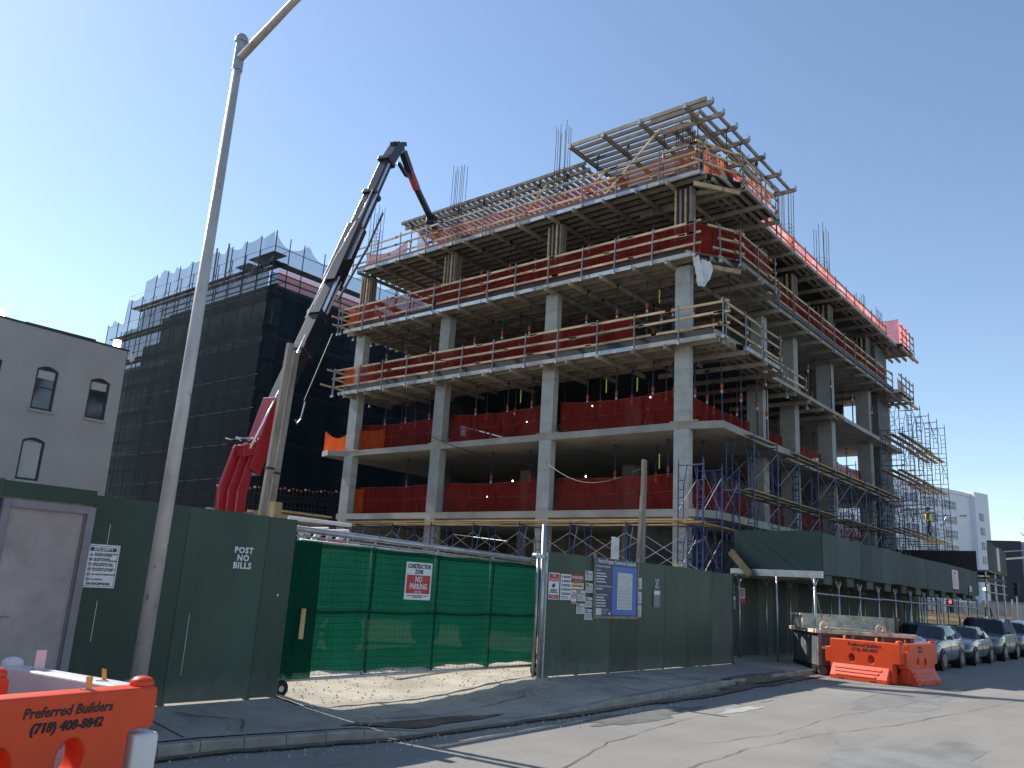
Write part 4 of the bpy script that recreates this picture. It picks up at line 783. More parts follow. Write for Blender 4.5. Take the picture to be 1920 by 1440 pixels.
MB().box(48.6,53.6,8.33,11.8,3.86,3.95).build('deck','joist',s2); MB().box(48.6,53.6,8.35,11.8,3.5,3.6).build('lower_deck','plyd',s2)
for x,y in [(48.7,8.5),(51.2,8.5),(53.5,8.5),(48.7,11.6),(53.5,11.6)]: MB().tube([(x,y,0),(x,y,3.85)],.05,8).build('post','galv',s2)
for z in (3.3,2.85): MB().tube([(48.6,8.42,z),(53.8,8.42,z)],.03,6).build('rail_pipe','galv',s2)
MB().tube([(48.8,8.45,1.9),(53.4,8.45,.8)],.025,6).tube([(50.2,8.9,0),(50.2,8.9,1.9),(50.4,8.9,2.1),(51.5,8.9,2.1),(51.7,8.9,1.9),(51.7,8.9,0)],.04,6).build('barrier_pipe','scaf2',s2)
MB().tube([(50.6,8.9,2.98),(50.6,8.9,3.02),(50.6,8.9,3.12)],[.05,.12,.04],8).solo('shed_light','bulb','small lit lamp under the second shed','light')
# ------------------------------------------------------------------ skip
sk=thing('rubbish_skip','battered grey and rust steel skip parked at the kerb behind the orange barriers','skip',(23.85,8.40,rz(23.5)),R(-53))
# local x along the long side (towards the street), local y away from the camera
L_,W_,h0,h1=2.62,2.3,.26,1.16
MB().box(0,L_,0,.05,h0,h1).box(0,L_,W_-.05,W_,h0,h1).box(0,.05,.05,W_-.05,h0,h1).box(L_-.05,L_,.05,W_-.05,h0,h1).box(.05,L_-.05,.05,W_-.05,h0,h0+.05).build('body','skip',sk,local=True,bev=.008)
MB().box(-.004,-.001,.06,W_-.04,h0+.05,h1-.08).build('grey_side_plate','skipg',sk,local=True)
MB().beam((-.06,-.04,h1),(L_+.06,-.04,h1),.12,.10).beam((-.06,W_+.04,h1),(L_+.06,W_+.04,h1),.12,.1).beam((-.05,0,h1),(-.05,W_,h1),.1,.1).beam((L_+.05,0,h1),(L_+.05,W_,h1),.1,.1).build('top_rim','limey',sk,local=True,bev=.01)
for x in (.05,.95,1.75,L_-.07): MB().box(x-.05,x+.05,-.07,0,h0-.1,h1-.06).build('rib','skip',sk,local=True)
MB().box(0,L_,-.06,-.001,.70,.77).build('waist_rail','limey',sk,local=True); MB().box(0,L_,-.07,W_,h0-.12,h0-.001).build('underframe','cable',sk,local=True)
for x0,x1 in ((.12,.88),(1.02,1.68),(1.82,L_-.14)): MB().box(x0,x1,-.012,-.002,.30,.69).box(x0,x1,-.012,-.002,.78,1.08).build('rust_panel','rust',sk,local=True)
for x in (.2,L_-.9):
    t_=outline([circ(0,1.36,.13,.13,14)+[],circ(0,1.36,.055,.055,12)],.03,.005,'lifting_eye','limey',sk,Matrix.Translation((x+.0,-.04,-.06)))
    MB().box(x-.13,x+.13,-.07,-.01,h1,h1+.10).build('eye_base','limey',sk,local=True)
MB().tube([(-.1,W_-.6,h1+.06),(-.1,W_-.6,h1+.22)],.035,8).build('pin','limey',sk,local=True)
for x,y in ((.12,-.02),(.9,-.02),(.1,W_-.2),(L_-.3,0)): MB().tube([(x,y-.06,.12),(x,y+.08,.12)],.12,12).build('roller','rust',sk,local=True)
MB().box(-.03,-.01,.1,.95,.08,.2).build('yellow_plate','cable',sk,local=True)
tr=thing('steel_trough','pale lime crusted steel trough lying across the top of the skip','trough',(24.05,8.55,rz(23.5)+1.20),R(-53))
b=MB(); b.box(-.15,L_-.1,.55,1.3,0,.05).box(-.15,L_-.1,1.3,1.35,.0,.36).box(-.15,-.10,.55,1.3,.05,.36).box(L_-.15,L_-.1,.55,1.3,.05,.36); b.build('trough_body','limey',tr,local=True,bev=.01)
MB().beam((-.17,.55,.38),(-.17,1.33,.38),.08,.06).beam((-.21,1.38,.38),(L_-.05,1.38,.38),.09,.06).beam((L_-.08,.55,.38),(L_-.08,1.33,.38),.08,.06).build('rim','limey',tr,local=True)
MB().box(L_-.18,L_-.11,.43,.54,-.45,.45).build('rusty_upright','rust',tr,local=True)
# ------------------------------------------------------------------ plastic barriers
def barrier(label,loc,rot,color,L=1.85,tong=(.40,.80,.15),hr=(.085,.10),lugz=.50,lettering=None,base=True,holes=True,tabs=(),mirror=False,sc=1,lean=0):
    t=thing('traffic_barrier',label,'barrier',loc,rot)
    out=rpoly([(0,.02),(L-.22,.02),(L-.22,lugz),(L,lugz),(L,1.02),(0,1.02),(0,tong[1]),(-tong[2],tong[1]),(-tong[2],tong[0]),(0,tong[0])],.045,3)
    H_=[circ(.62,.56,hr[0],hr[1],22),circ(1.16,.56,hr[0],hr[1],22)] if holes else []
    outline([out]+H_,.115,.02,'body',color,t,None,2)
    if holes:
        for cx in (.62,1.16): MB().tube([(cx,-.11,.56),(cx,0,.56),(cx,.11,.56)],[hr[0]*1.02,hr[0]*.9,hr[0]*1.02],20,cap=False).xf(Matrix.Translation((0,0,.56))@Matrix.Scale(hr[1]/hr[0],4,(0,0,1))@Matrix.Translation((0,0,-.56))).build('hole_lining',color,t,local=True,smooth=True)
    if base:
        pf=[(-.28,.0),(-.28,.10),(-.115,.40),(.115,.40),(.28,.10),(.28,0)]
        b=MB().prism([(y,z) for y,z in pf],'x',.06,L-.30); b.build('flared_base',color,t,local=True,bev=.02)
        for k in range(3):
            z0=.12+k*.085; 
            def Yb(z): return -(.28-(z-.10)*.55)-.004
            x0=.22+k*-.03; x1=L-.62+k*.06
            MB().add([(x0,Yb(z0)-.018,z0),(x1,Yb(z0)-.018,z0),(x1+.02,Yb(z0+.035)-.018,z0+.035),(x0-.02,Yb(z0+.035)-.018,z0+.035),(x0,Yb(z0)+.03,z0),(x1,Yb(z0)+.03,z0),(x1+.02,Yb(z0+.035)+.03,z0+.035),(x0-.02,Yb(z0+.035)+.03,z0+.035)],[(0,1,2,3),(0,3,7,4),(1,5,6,2),(3,2,6,7),(0,4,5,1),(4,7,6,5)]).build('moulded_rib',color,t,local=True,bev=.006)
        for x in (.32,L-.75): MB().box(x,x+.16,-.285,-.2,-.001,.045).build('fork_slot','cable',t,local=True)
    MB().tube([(L-.08,0,1.0),(L-.08,0,1.03),(L-.08,0,1.06),(L-.08,0,1.085),(L-.08,0,1.095)],[.085,.095,.09,.06,.01],18).build('pin_cap',color,t,local=True,smooth=True)
    for x,k in tabs:
        trn=Matrix.Identity(4) if not (k=='tabw' and color=='bwhite') else Matrix.Translation((x,0,1.02))@Matrix.Rotation(-math.pi/2,4,'Z')@Matrix.Scale(1.7,4)@Matrix.Translation((-x,0,-1.02))
        if k=='tabw' and color!='bwhite': trn=Matrix.Translation((x,0,1.02))@Matrix.Scale(1.7,4)@Matrix.Translation((-x,0,-1.02))
        tb=MB().box(x-.03,x+.03,-.02,.06,1.02,1.026).build('tab_foot','galv',t,local=True)
        b=MB().add([(x-.028,.0,1.02),(x+.028,.0,1.02),(x+.034,.012,1.115),(x-.022,.012,1.115),(x-.028,.004,1.02),(x+.028,.004,1.02),(x+.034,.016,1.115),(x-.022,.016,1.115)],[(0,1,2,3),(4,7,6,5),(0,4,5,1),(1,5,6,2),(2,6,7,3),(3,7,4,0)]).xf(trn).build('reflector',k,t,local=True)
    if lettering:
        for s_,sz,x,z,sh_ in lettering:
            cu=text(s_,sz,(x,-.1165,z),FACE,'black',None,name='lettering',shear=.18,bold=.0028,sx=.96); cu.parent=t
    return t
dx,dy=(.985,.17)
rot0=math.atan2(.19,1.08)
fgx,fgy=3.70,6.74
L0=1.85
barrier('orange water barrier lettered Preferred Builders, filling the lower left of the view',(fgx-L0*math.cos(rot0),fgy-L0*math.sin(rot0),-.27),rot0,'orange',tabs=[(1.30,'tab')],base=False,hr=(.11,.14),lugz=.71,lettering=[('Preferred Builders',.098,1.10,.905,0),('(718) 408-8842',.095,1.10,.80,0),('(719) 409-8842',.094,1.105,.798,0)])
barrier('white water barrier running back from the orange one lettered Preferred Builders',(3.62,6.93,-.29),math.pi/2+.17,'bwhite',tong=(.12,.69,.32),base=False,tabs=[(.32,'tab'),(1.25,'tabw')],L=1.75)
barrier('orange water barrier behind the foreground pair, by the steel door',(1.13,7.52,-.28),.12,'orange',base=True,tabs=[(1.62,'tabw')])
rA=R(-102.6)
brA=barrier('orange water barrier facing up the street in front of the skip',(23.81,7.98,rz(23)),rA,'orange',L=1.95,tabs=[(.35,'tab'),(1.25,'tab')],lettering=[('Preferred Builders',.13,.98,.90,0),('(718) 408-8842',.12,.98,.78,0)])
brB=barrier('orange water barrier end on beside the lettered one, nearest the parked cars',(23.62,6.10,rz(23)),R(-5),'orange',L=2.1,tabs=[(.1,'tab')],lettering=[('Preferred\nBuilders',.1,.8,.88,0)])
barrier('white water barrier behind the orange pair, beside the front car',(25.4,6.5,rz(25)),R(0),'bwhite',L=1.8)
barrier('second white water barrier tight against the front car',(27.3,6.75,rz(27)),R(10),'bwhite',L=1.8)
# ------------------------------------------------------------------ cars
def car(label,loc,paint,kind='sedan',L=4.6,W=1.78,Hh=1.45,group='cars parked along the kerb',rot=math.pi):
    """front points along local +x before the turn"""
    t=thing('parked_car',label,'car',loc,rot,group)
    # stations: x, half width, sill z, belt z, roof z, roof half width
    if kind=='suv': S=[(0,.60,.42,.74,.74),(.06,.76,.30,.82,.83),(.25,.86,.24,.93,.96),(.9,.88,.22,1.02,1.06),(1.22,.88,.22,1.06,1.12),(1.75,.88,.22,1.08,Hh-.10),(2.1,.88,.22,1.08,Hh),(3.4,.88,.22,1.10,Hh),(4.1,.88,.24,1.10,Hh-.06),(4.45,.86,.3,1.08,1.15),(L,.78,.42,.95,.97)]
    elif kind=='hatch': S=[(0,.58,.40,.62,.62),(.06,.74,.27,.70,.71),(.28,.85,.22,.82,.84),(.75,.87,.20,.90,.94),(1.1,.88,.20,.93,.99),(1.75,.88,.20,.96,Hh-.09),(2.15,.88,.20,.97,Hh),(3.2,.88,.20,.98,Hh-.02),(3.9,.87,.22,.99,Hh-.18),(4.25,.85,.3,.98,1.05),(L,.76,.42,.80,.82)]
    else: S=[(0,.58,.38,.58,.58),(.06,.74,.25,.66,.67),(.30,.86,.20,.77,.79),(.9,.88,.18,.87,.91),(1.3,.88,.18,.91,.97),(1.95,.88,.18,.93,Hh-.07),(2.3,.88,.18,.93,Hh),(3.0,.88,.18,.95,Hh-.02),(3.7,.88,.20,.97,1.12),(4.3,.86,.28,.97,1.02),(L,.78,.40,.80,.84)]
    body=MB(); G_={}
    rings=[]
    for x,hw,zs,zb,zr in S:
        hw*=W/1.78; rw=hw*.74 if zr-zb>.25 else hw*.93
        rings.append([(L-x,0,zs),(L-x,hw*.82,zs),(L-x,hw*.985,zs+.10),(L-x,hw,(zs+zb)/2+.03),(L-x,hw*.975,zb-.05),(L-x,hw*.93,zb),(L-x,(hw*.93+rw)/2+.02,(zb+zr)/2+.01),(L-x,rw,zr-.045),(L-x,rw*.86,zr-.008),(L-x,0,zr+.012)])
    n=len(rings[0]); reg={'body':MB(),'windscreen':MB(),'side_window':MB(),'rear_window':MB()}
    def cell(i,j):
        cab=lambda k:S[k][4]-S[k][3]>.25
        if j in (5,6):
            if cab(i) and cab(i+1): return 'side_window'
            return 'body'
        if j in (7,8):
            if not cab(i) and cab(i+1): return 'windscreen'
            if cab(i) and not cab(i+1): return 'rear_window'
        return 'body'
    for sgn in (1,-1):
        for i in range(len(rings)-1):
            for j in range(n-1):
                q=[rings[i][j],rings[i+1][j],rings[i+1][j+1],rings[i][j+1]]; q=[(a,b_*sgn,c) for a,b_,c in q]
                nm=cell(i,j)
                if j in(5,6) and nm=='body' and (S[i][4]-S[i][3]>.25) != (S[i+1][4]-S[i+1][3]>.25) and i<6:
                    # quarter-light triangle joins the windscreen side
                    nm='side_window' if j==5 else 'windscreen'
                reg[nm].add(q,[(0,1,2,3)])
    for e in (0,-1):
        r_=rings[e]; pts=[(a,b_,c) for a,b_,c in r_]+[(a,-b_,c) for a,b_,c in reversed(r_[1:-1])]; reg['body'].add(pts,[tuple(range(len(pts)))])
    def weld(me):
        bm=bmesh.new(); bm.from_mesh(me); bmesh.ops.remove_doubles(bm,verts=bm.verts,dist=.002); bmesh.ops.recalc_face_normals(bm,faces=bm.faces); bm.to_mesh(me); bm.free(); me.shade_smooth()
    for nm,mb_ in reg.items():
        if not mb_.f: continue
        if nm=='side_window':
            for sg in (1,-1):
                h_=MB(); 
                for f in mb_.f:
                    vs=[mb_.v[k] for k in f]
                    if vs[0][1]*sg>0: h_.add(vs,[(0,1,2,3)])
                weld(h_.build(nm,'glass',t,local=True).data)
        else:
            o=mb_.build(nm,paint if nm=='body' else 'glass',t,local=True); weld(o.data)
            if nm=='body': md=o.modifiers.new('sub','SUBSURF'); md.levels=1; md.render_levels=1
    # roof pillars and mirror
    wb0,wb1=.82 if kind!='suv' else .86,(L-1.05)
    for sg in (1,-1):
        y=sg*W*.5*.985
        for x in (L-wb0,L-wb1):
            wr=.325 if kind!='suv' else .36
            arch=MB().tube([(x,y-sg*.30,wr+.0),(x,y+sg*.012,wr+.0)],wr+.055,20).build('wheel_arch','chromed',t,local=True)
            wh_=MB().tube([(x,y-sg*.22,wr),(x,y-sg*.01,wr),(x,y+sg*.022,wr)],[wr,wr,wr-.035],24).build('wheel','tyre',t,local=True,smooth=False)
            rm=MB(); rm.tube([(x,y+sg*.018,wr),(x,y+sg*.030,wr)],[wr*.66,wr*.62],20)
            for k in range(5): a=k*1.2566; rm.beam((x,y+sg*.036,wr),(x+math.cos(a)*wr*.6,y+sg*.036,wr+math.sin(a)*wr*.6),.05,.02,(0,1,0))
            rm.build('rim','rim',wh_,local=True)
        zb=S[4][3]+.05
        MB().box(L-S[5][0]+.20,L-S[5][0]+.36,min(sg*W*.5,sg*(W*.5+.17)),max(sg*W*.5,sg*(W*.5+.17)),zb,zb+.13).build('wing_mirror',paint if kind!='sedan' else 'chromed',t,local=True,bev=.03)
        zl=S[2][3]-.12
        MB().add([(L-.10,sg*.50*W/1.78,zl+.02),(L-.06,sg*.52*W/1.78,zl-.10),(L-.20,sg*.86*W/1.78,zl-.09),(L-.50,sg*.895*W/1.78,zl+.06),(L-.38,sg*.84*W/1.78,zl+.12)],[(0,1,2,3,4)]).build('headlight','chrome',t,local=True)
        for x0 in (L-S[5][0]-.15,L-S[7][0]+.05): MB().box(x0-.006,x0+.006,min(sg*W*.497,sg*W*.501),max(sg*W*.497,sg*W*.501),.32,S[5][3]-.06).build('door_gap','chromed',t,local=True)
        MB().box(L-S[7][0]+.12,L-S[7][0]+.30,min(sg*W*.495,sg*(W*.495+.02)),max(sg*W*.495,sg*(W*.495+.02)),S[6][3]-.13,S[6][3]-.10).build('door_handle',paint,t,local=True)
        for k in (5,7): 
            p=S[k]; zt=p[4]-.05; MB().beam((L-p[0]-.02,sg*W*.5*.93*.985,p[3]),(L-p[0]-.05,sg*W*.5*.76,zt),.055,.03,(1,0,0)).build('pillar',paint,t,local=True)
    z1=S[1][3]; MB().box(L-.06,L+.015,-.36,.36,z1-.20,z1-.05).build('grille','chromed',t,local=True,bev=.01); MB().box(L-.05,L+.02,-.5,.5,.26,.36).build('air_intake','chromed',t,local=True,bev=.01)
    MB().box(L+.012,L+.026,-.16,.16,.40,.52).build('number_plate','paper',t,local=True)
    MB().tube([(L-S[4][0]-.1,-.4,S[4][4]+.03),(L-S[4][0]-.45,.2,S[4][4]+.17)],.008,4).tube([(L-S[4][0]-.1,.15,S[4][4]+.03),(L-S[4][0]-.45,.6,S[4][4]+.14)],.008,4).build('wiper','chromed',t,local=True)
    return t
P1=mat('car_paint_silver',(.10,.13,.19),.3,.2,.03,1,coat=.8); P2=mat('car_paint_dark_blue',(.035,.05,.075),.25,.5,.03,1,coat=.9); P3=mat('car_paint_grey_beige',(.10,.11,.125),.3,.2,.03,1,coat=.8); P4=mat('car_paint_pewter',(.08,.09,.09),.3,.2,.03,1,coat=.8); P5=mat('car_paint_navy',(.02,.03,.07),.3,.4,.03,1,coat=.9)
for k,pp in (('p1',P1),('p2',P2),('p3',P3),('p4',P4),('p5',P5)): M[k]=pp
car('silver hatchback at the head of the parked row, touching the white barriers',(34.9,7.72,rz(35)),'p1','hatch',L=4.5,Hh=1.47)
car('dark blue grey sedan parked second in the row',(40.1,7.70,rz(40)),'p2','sedan',L=4.7,Hh=1.42)
car('tall grey beige people carrier parked third in the row',(46.0,7.72,rz(45)),'p3','suv',L=4.9,Hh=1.78,W=1.9)
car('pewter coloured car parked fourth in the row',(52.1,7.8,rz(50)),'p4','suv',L=4.7,Hh=1.66,W=1.85)
car('dark navy car parked last in the row at the picture edge',(57.6,7.8,rz(55)),'p5','suv',L=4.7,Hh=1.7,W=1.85)
# ------------------------------------------------------------------ knuckle boom crane
cr=thing('truck_crane','red and black knuckle boom truck crane reaching up over the left end of the building','crane',(15,24,0))
CA=math.atan2(3.6,11.6); cx_=Vector((math.cos(CA),math.sin(CA),0)); cn=Vector((-cx_.y,cx_.x,0))
def cb(pts,ws,hs,name,mt,parent=cr,off=0,bev=.02,n=0):
    b=MB(); 
    for (p,q) in zip(pts,pts[1:]): b.beam(Vector(p)+cn*off,Vector(q)+cn*off,ws,hs,tuple(cn.cross(Vector((0,0,1)))) )
    return b.build(name,mt,parent,bev=bev)
for k,(o_,w_) in enumerate(((-.12,.16),(.0,.14),(.12,.12))):   # folded red base members
    p=[(14.40-.0*k,23.9),(0,0)]
    b=MB(); dxo=-.36*k+.1
    pr=[(15.30+dxo,-.0),(15.85+dxo*1,0)]
    def P3(s,z): return (15.0+cx_.x*s+cn.x*o_,24.0+cx_.y*s+cn.y*o_,z)
    ss=[(.10-.27*k,3.0),(.52-.27*k,3.0),(.56-.29*k,4.2),(.80-.27*k,5.55),(.50-.27*k,5.66),(.06-.29*k,4.2)]
    A_=[P3(s,z) for s,z in ss]; B_=[tuple(Vector(q)+cn*w_) for q in A_]; n=len(A_)
    b.add(A_+B_,[tuple(range(n)),tuple(range(2*n-1,n-1,-1))]+[(i,(i+1)%n,n+(i+1)%n,n+i) for i in range(n)])
    cm=b.build('column_member','cranered',cr,bev=.03)
MB().box(14.7,15.6,23.6,24.6,1.2,3.3).build('slew_base','craneblk',cr,bev=.03)
cb([(15.0,24.0,5.5),(15.7,24.22,5.75),(16.2,24.37,6.6)],.4,.4,'knuckle_link','cranered',off=.0)
for k in range(9): MB().tube([Vector((14.55+k*.11,23.85+k*.035,5.62))+cn*rnd(-.3,.3)+Vector((0,0,rnd(-.1,.35))) for _ in range(2)]+[Vector((15.6+k*.04,24.2,6.1+rnd(-.2,.3)))],.022,5).build('hydraulic_hose','cable' if k%3 else 'chrome',cr)
def BL(z,o=0):
    x=15.78+.41*(z-5.4)+o; return (x,24+(x-14.9)*.3103,z)
cb([(15.62,24.22,4.93),(16.40,24.46,7.5)],.5,.62,'outer_boom','cranered'); cb([(15.66,24.24,4.88),(15.72,24.26,5.1)],.4,.44,'boom_mouth','craneblk',off=0)
cb([BL(6.0,-.12),BL(11.3)],.50,.50,'boom_section','craneblk')
cb([BL(11.2),BL(13.2)],.42,.42,'boom_section','craneblk'); cb([BL(11.4,-.14),BL(13.1,-.14)],.20,.05,'chrome_ram','chrome',off=-.27); cb([BL(11.4,.12),BL(13.1,.12)],.06,.1,'chrome_ram','chrome',off=-.27)
cb([BL(12.8),BL(15.7)],.60,.62,'boom_section','craneblk'); cb([BL(14.0,-.1),BL(15.6,-.1)],.26,.03,'polished_face','chrome',off=-.33)
cb([BL(15.6),BL(17.7)],.50,.48,'boom_section','craneblk'); cb([BL(15.7,-.12),BL(17.6,-.12)],.24,.06,'chrome_ram','chrome',off=-.27)
cb([BL(17.6),BL(19.7)],.42,.40,'boom_section','craneblk'); cb([BL(17.8,-.1),BL(19.5,-.1)],.14,.05,'chrome_ram','chrome',off=-.24)
cb([BL(19.5),(22.35,26.31,20.9)],.48,.46,'boom_head','craneblk'); cb([(22.0,26.2,20.75),(22.75,26.44,21.05)],.3,.3,'boom_head','craneblk')
for z in (9.7,11.3,13.1,15.7,17.65,19.7):
    p=Vector(BL(z)); d=Vector((1.63,.5,3.9)).normalized()*.12; cb([p-d,p+d],.62,.62,'clamp_collar','craneblk',bev=.03)
for a,b_,r_ in [((15.35,24.14,5.5),(16.5,24.5,7.9),.035),((16.5,24.5,7.9),(17.45,24.8,10.1),.03),((17.33,24.76,10.7),(18.75,25.2,13.85),.035),((18.75,25.2,13.85),(19.7,25.5,15.7),.03),((19.85,25.55,15.9),(20.62,25.78,17.6),.03)]:
    MB().tube([Vector(a)+cn*-.28+Vector((-.12,0,.14)),Vector(b_)+cn*-.28+Vector((-.12,0,.14))],r_,8).build('thin_ram','chrome',cr,smooth=True)
MB().tube([Vector((18.9,25.2,12.5))+Vector((.3,0,-.2)),Vector((20.4,25.7,15.6))+Vector((.4,0,-.35)),Vector((21.3,26.0,17.5))+Vector((.35,0,-.3))],.05,6).build('hose_carrier','craneblk',cr)
MB().tube([(18.05,24.95,7.9),(17.9,24.9,7.2),(17.75,24.88,7.0),(17.68,24.9,7.15)],.03,6).build('hose_loop','galv',cr); MB().tube([(18.0,24.95,7.9),(19.2,25.3,10.9)],.03,6).build('cable','cable',cr)
cb([(22.62,26.4,21.15),(22.9,26.48,21.3)],.3,.2,'elbow_plate','craneblk')
cb([(22.85,26.46,20.9),(23.60,26.70,20.30)],.30,.30,'jib_section','craneblk',bev=.02); cb([(22.6,26.4,20.2),(23.3,26.6,19.95),(23.7,26.72,20.05)],.16,.14,'jib_link','craneblk')
cb([(23.55,26.68,20.33),(24.35,26.94,19.80)],.28,.28,'jib_sleeve','cranered'); cb([(24.3,26.92,19.83),(25.9,27.42,19.0),(26.8,27.7,18.5)],.24,.24,'jib_section','craneblk'); cb([(24.3,26.95,20.02),(25.7,27.38,19.28)],.05,.05,'jib_ram','chrome')
cb([(25.75,27.36,18.95),(25.95,27.42,18.9)],.4,.4,'jib_head','craneblk')
MB().box(10.5,18.5,22.9,25.2,.9,1.25).box(9.0,10.4,22.9,25.2,.8,2.6).build('truck_bed','craneblk',cr,bev=.03)
for x in (9.7,15.6,16.8,18.0):
    for y in (22.95,24.95): MB().tube([(x,y,.5),(x,y+.28,.5)],.5,18).build('wheel','tyre',cr)
# ------------------------------------------------------------------ netted building
nb=thing('netted_building','dark building shrouded in black debris netting, behind the lamp and the crane','building',(25.5,40,0))
def lv(y): return 18.6 if y<55 else (17.4 if y<57.3 else 15.6)
for z in [3.1*k for k in range(1,7)]:
    ye=60 if z<15.6 else (57.3 if z<17.4 else 55); MB().box(26.9,46,41.4,ye,z-.22,z).build('slab','concd',nb)
MB().box(26.95,45,42.4,54.8,.0,18.3).box(26.95,45,54.81,57.2,0,16.9).box(26.95,45,57.21,59.9,0,15.4).build('core_wall','plyform',nb)
for y in (41.6,46,50.4,54.6): 
    for x in (27.0,33,39): MB().box(x,x+.5,y,y+.5,0,18.4).build('column','conc',nb)
MB().beam((27,41.5,18.6),(27,54,18.6),.2,.3).build('edge_beam','oldwood',nb)
for p,q in (((26.9,41.4),(26.9,55)),((26.9,41.4),(45,41.4))):
    for z in (18.95,19.35,19.75): MB().beam(p+(z,),q+(z,),.04,.08).build('rail_board','joist',nb)
net('thin','thin orange net behind the rails on top of the netted building',(27.1,41.7),(44,41.7),18.62,19.75,.05)
ns=thing('frame_scaffold','tall dark scaffold wrapped round the netted building under its black nets','scaffold',(25.5,40,0))
ysn=[40+1.55*k for k in range(14)]
for y in ysn:
    zt=21.3 if y<55.5 else (20.0 if y<57.5 else 18.6)
    for x in (25.55,26.55): MB().tube([(x,y,0),(x,y,zt-(.2 if x>26 else 0))],.032,5).build('standard','scaf2',ns)
for x in [27.6+1.55*k for k in range(11)]:
    MB().tube([(x,40.05,0),(x,40.05,21.1)],.032,5).build('standard','scaf2',ns)
for z in [1.95*k+1.9 for k in range(10)]:
    ye=60 if z<18 else (57.4 if z<19.5 else 55.2)
    for j in range(2): MB().box(25.7+.45*j,26.05+.45*j,40,ye,z,z+.045).build('plank_run','oldwood',ns)
    MB().box(25.6,43,40.1,40.8,z,z+.045).build('plank_run','oldwood',ns)
    for x in (25.55,26.55): MB().tube([(x,40,z+.9),(x,ye,z+.9)],.022,4).build('ledger_tube','scaf2',ns)
    MB().tube([(25.6,40.05,z+.9),(43,40.05,z+.9)],.022,4).build('ledger_tube','scaf2',ns)
for k,y in enumerate(ysn[:-4]):
    b=MB().tube([(25.58,y,18.2),(25.58,y+1.55,19.9)],.018,4).tube([(25.58,y,19.9),(25.58,y+1.55,18.2)],.018,4); b.build('cross_brace','brace',ns)
def drape(label,f,mt,nu,nv):
    t=thing('debris_net',label,'safety netting',f(0,0)); MB().sheet(f,nu,nv).build('net',mt,t,smooth=True); return t
def nzt(y):
    base=21.3 if y<54.9 else (20.1 if y<57.2 else 18.7); w_=(y-40)/1.55; return base-.32*math.sin(math.pi*(w_%1))**1.0-.1*math.sin(y*.9)**2
zq=18.7
drape('vast black debris net covering the long face of the netted building',lambda u,v:(25.40,40+u*19.9,.0+v*((zq if 40+u*19.9<55 else (17.6 if 40+u*19.9<57.3 else 16.2)))),'dark',120,24)
drape('thin black net billowing above the deck of the netted building, long face',lambda u,v:(25.38+.12*math.sin(u*62+v*3)*v,40+u*19.9,(zq if 40+u*19.9<55 else (17.6 if 40+u*19.9<57.3 else 16.2))+v*(nzt(40+u*19.9)-(zq if 40+u*19.9<55 else (17.6 if 40+u*19.9<57.3 else 16.2)))),'darkt',180,8)
drape('vast black debris net covering the crane side of the netted building',lambda u,v:(25.4+u*19,39.92,v*18.7),'dark',80,20)
drape('thin black net sagging between poles above the crane side of the netted building',lambda u,v:(25.4+u*19,39.9+.1*math.sin(u*50)*v,18.7+v*(2.45-.75*math.sin(math.pi*((u*19/2.4)%1))-.3*u)),'darkt',90,8)
MB().box(25.9,27.1,43.2,44.6,20.0,20.06).box(25.5,26.4,40,42.6,19.95,20).solo('scaffold_platform','scaf2','dark boards across the top lift of the netted scaffold','platform')
for y in (46.6,48.0): MB().beam((26.4,y,19.5),(26.4,y+.05,22.3),.10,.05).solo('timber_post','oldwood','thin upright board sticking above the netted building','timber','boards sticking above the netted building')
# ------------------------------------------------------------------ grey rendered house
gh=thing('rendered_house','plain grey rendered building with dark arched windows left of the netted building','building',(8,38,0))
def arch(x0,x1,z0,z1,r_=.16,n=8): return [(x0,z0),(x1,z0)]+[(x1+(x0-x1)*k/n,z1-r_+r_*math.sin(math.pi*k/n)) for k in range(n+1)]
wins=[(15.80,16.70,7.98,9.86),(13.52,14.42,7.93,9.86),(11.22,12.14,7.9,9.84),(8.9,9.8,7.9,9.84),(13.49,14.42,4.90,6.72),(9.0,9.9,4.9,6.72),(6.4,7.3,7.9,9.84),(6.4,7.3,4.9,6.72)]
outline([[(-12,0),(17.36,0),(17.20,11.40),(-12,11.75)]]+[arch(*w_) for w_ in wins],.2,.003,'front_wall','stucco',gh,Matrix.Translation((-8,.2,0)))
MB().box(17.0,17.2,38.41,50,0,11.36).box(-12,17.2,49.8,50,0,11.3).box(-12,16.95,38.45,49.7,11.0,11.1).box(-12,-11.8,38.41,49.8,0,11.4).build('side_walls','stucco',gh)
MB().beam((-12,38.2,11.80),(17.28,38.2,11.44),.5,.07).build('coping','wframe',gh)
for w_ in wins:
    x0,x1,z0,z1=w_
    f=outline([arch(x0+.0,x1,z0,z1),arch(x0+.09,x1-.09,z0+.09,z1-.09,.13)],.05,.004,'window_frame','wframe',gh,Matrix.Translation((-8,.13,0)))
    g_=MB().box(x0+.08,x1-.08,38.13,38.14,z0+.08,z1-.12).build('pane','wglass',f); 
    if z0<6: MB().box(x0+.10,x1-.10,38.118,38.128,z0+.1,z1-.2).build('blind','blind',f)
    else: MB().box(x0+.10,x1-.10,38.118,38.128,z0+(z1-z0)*rnd(.55,.72),z1-.2).build('blind','blind',f); MB().box(x0+.08,x1-.08,38.10,38.128,z0+(z1-z0)*.5,z0+(z1-z0)*.5+.05).build('glazing_bar','wframe',f)
    MB().box(x0-.05,x1+.05,37.9,38.0,z0-.12,z0-.02).build('sill','stucco',gh)
MB().box(13.6,16.6,40.5,43,11.1,12.1).build('roof_box','stucco',gh); MB().box(13.5,16.7,40.4,43.1,12.11,12.2).build('roof_box_coping','wframe',gh)
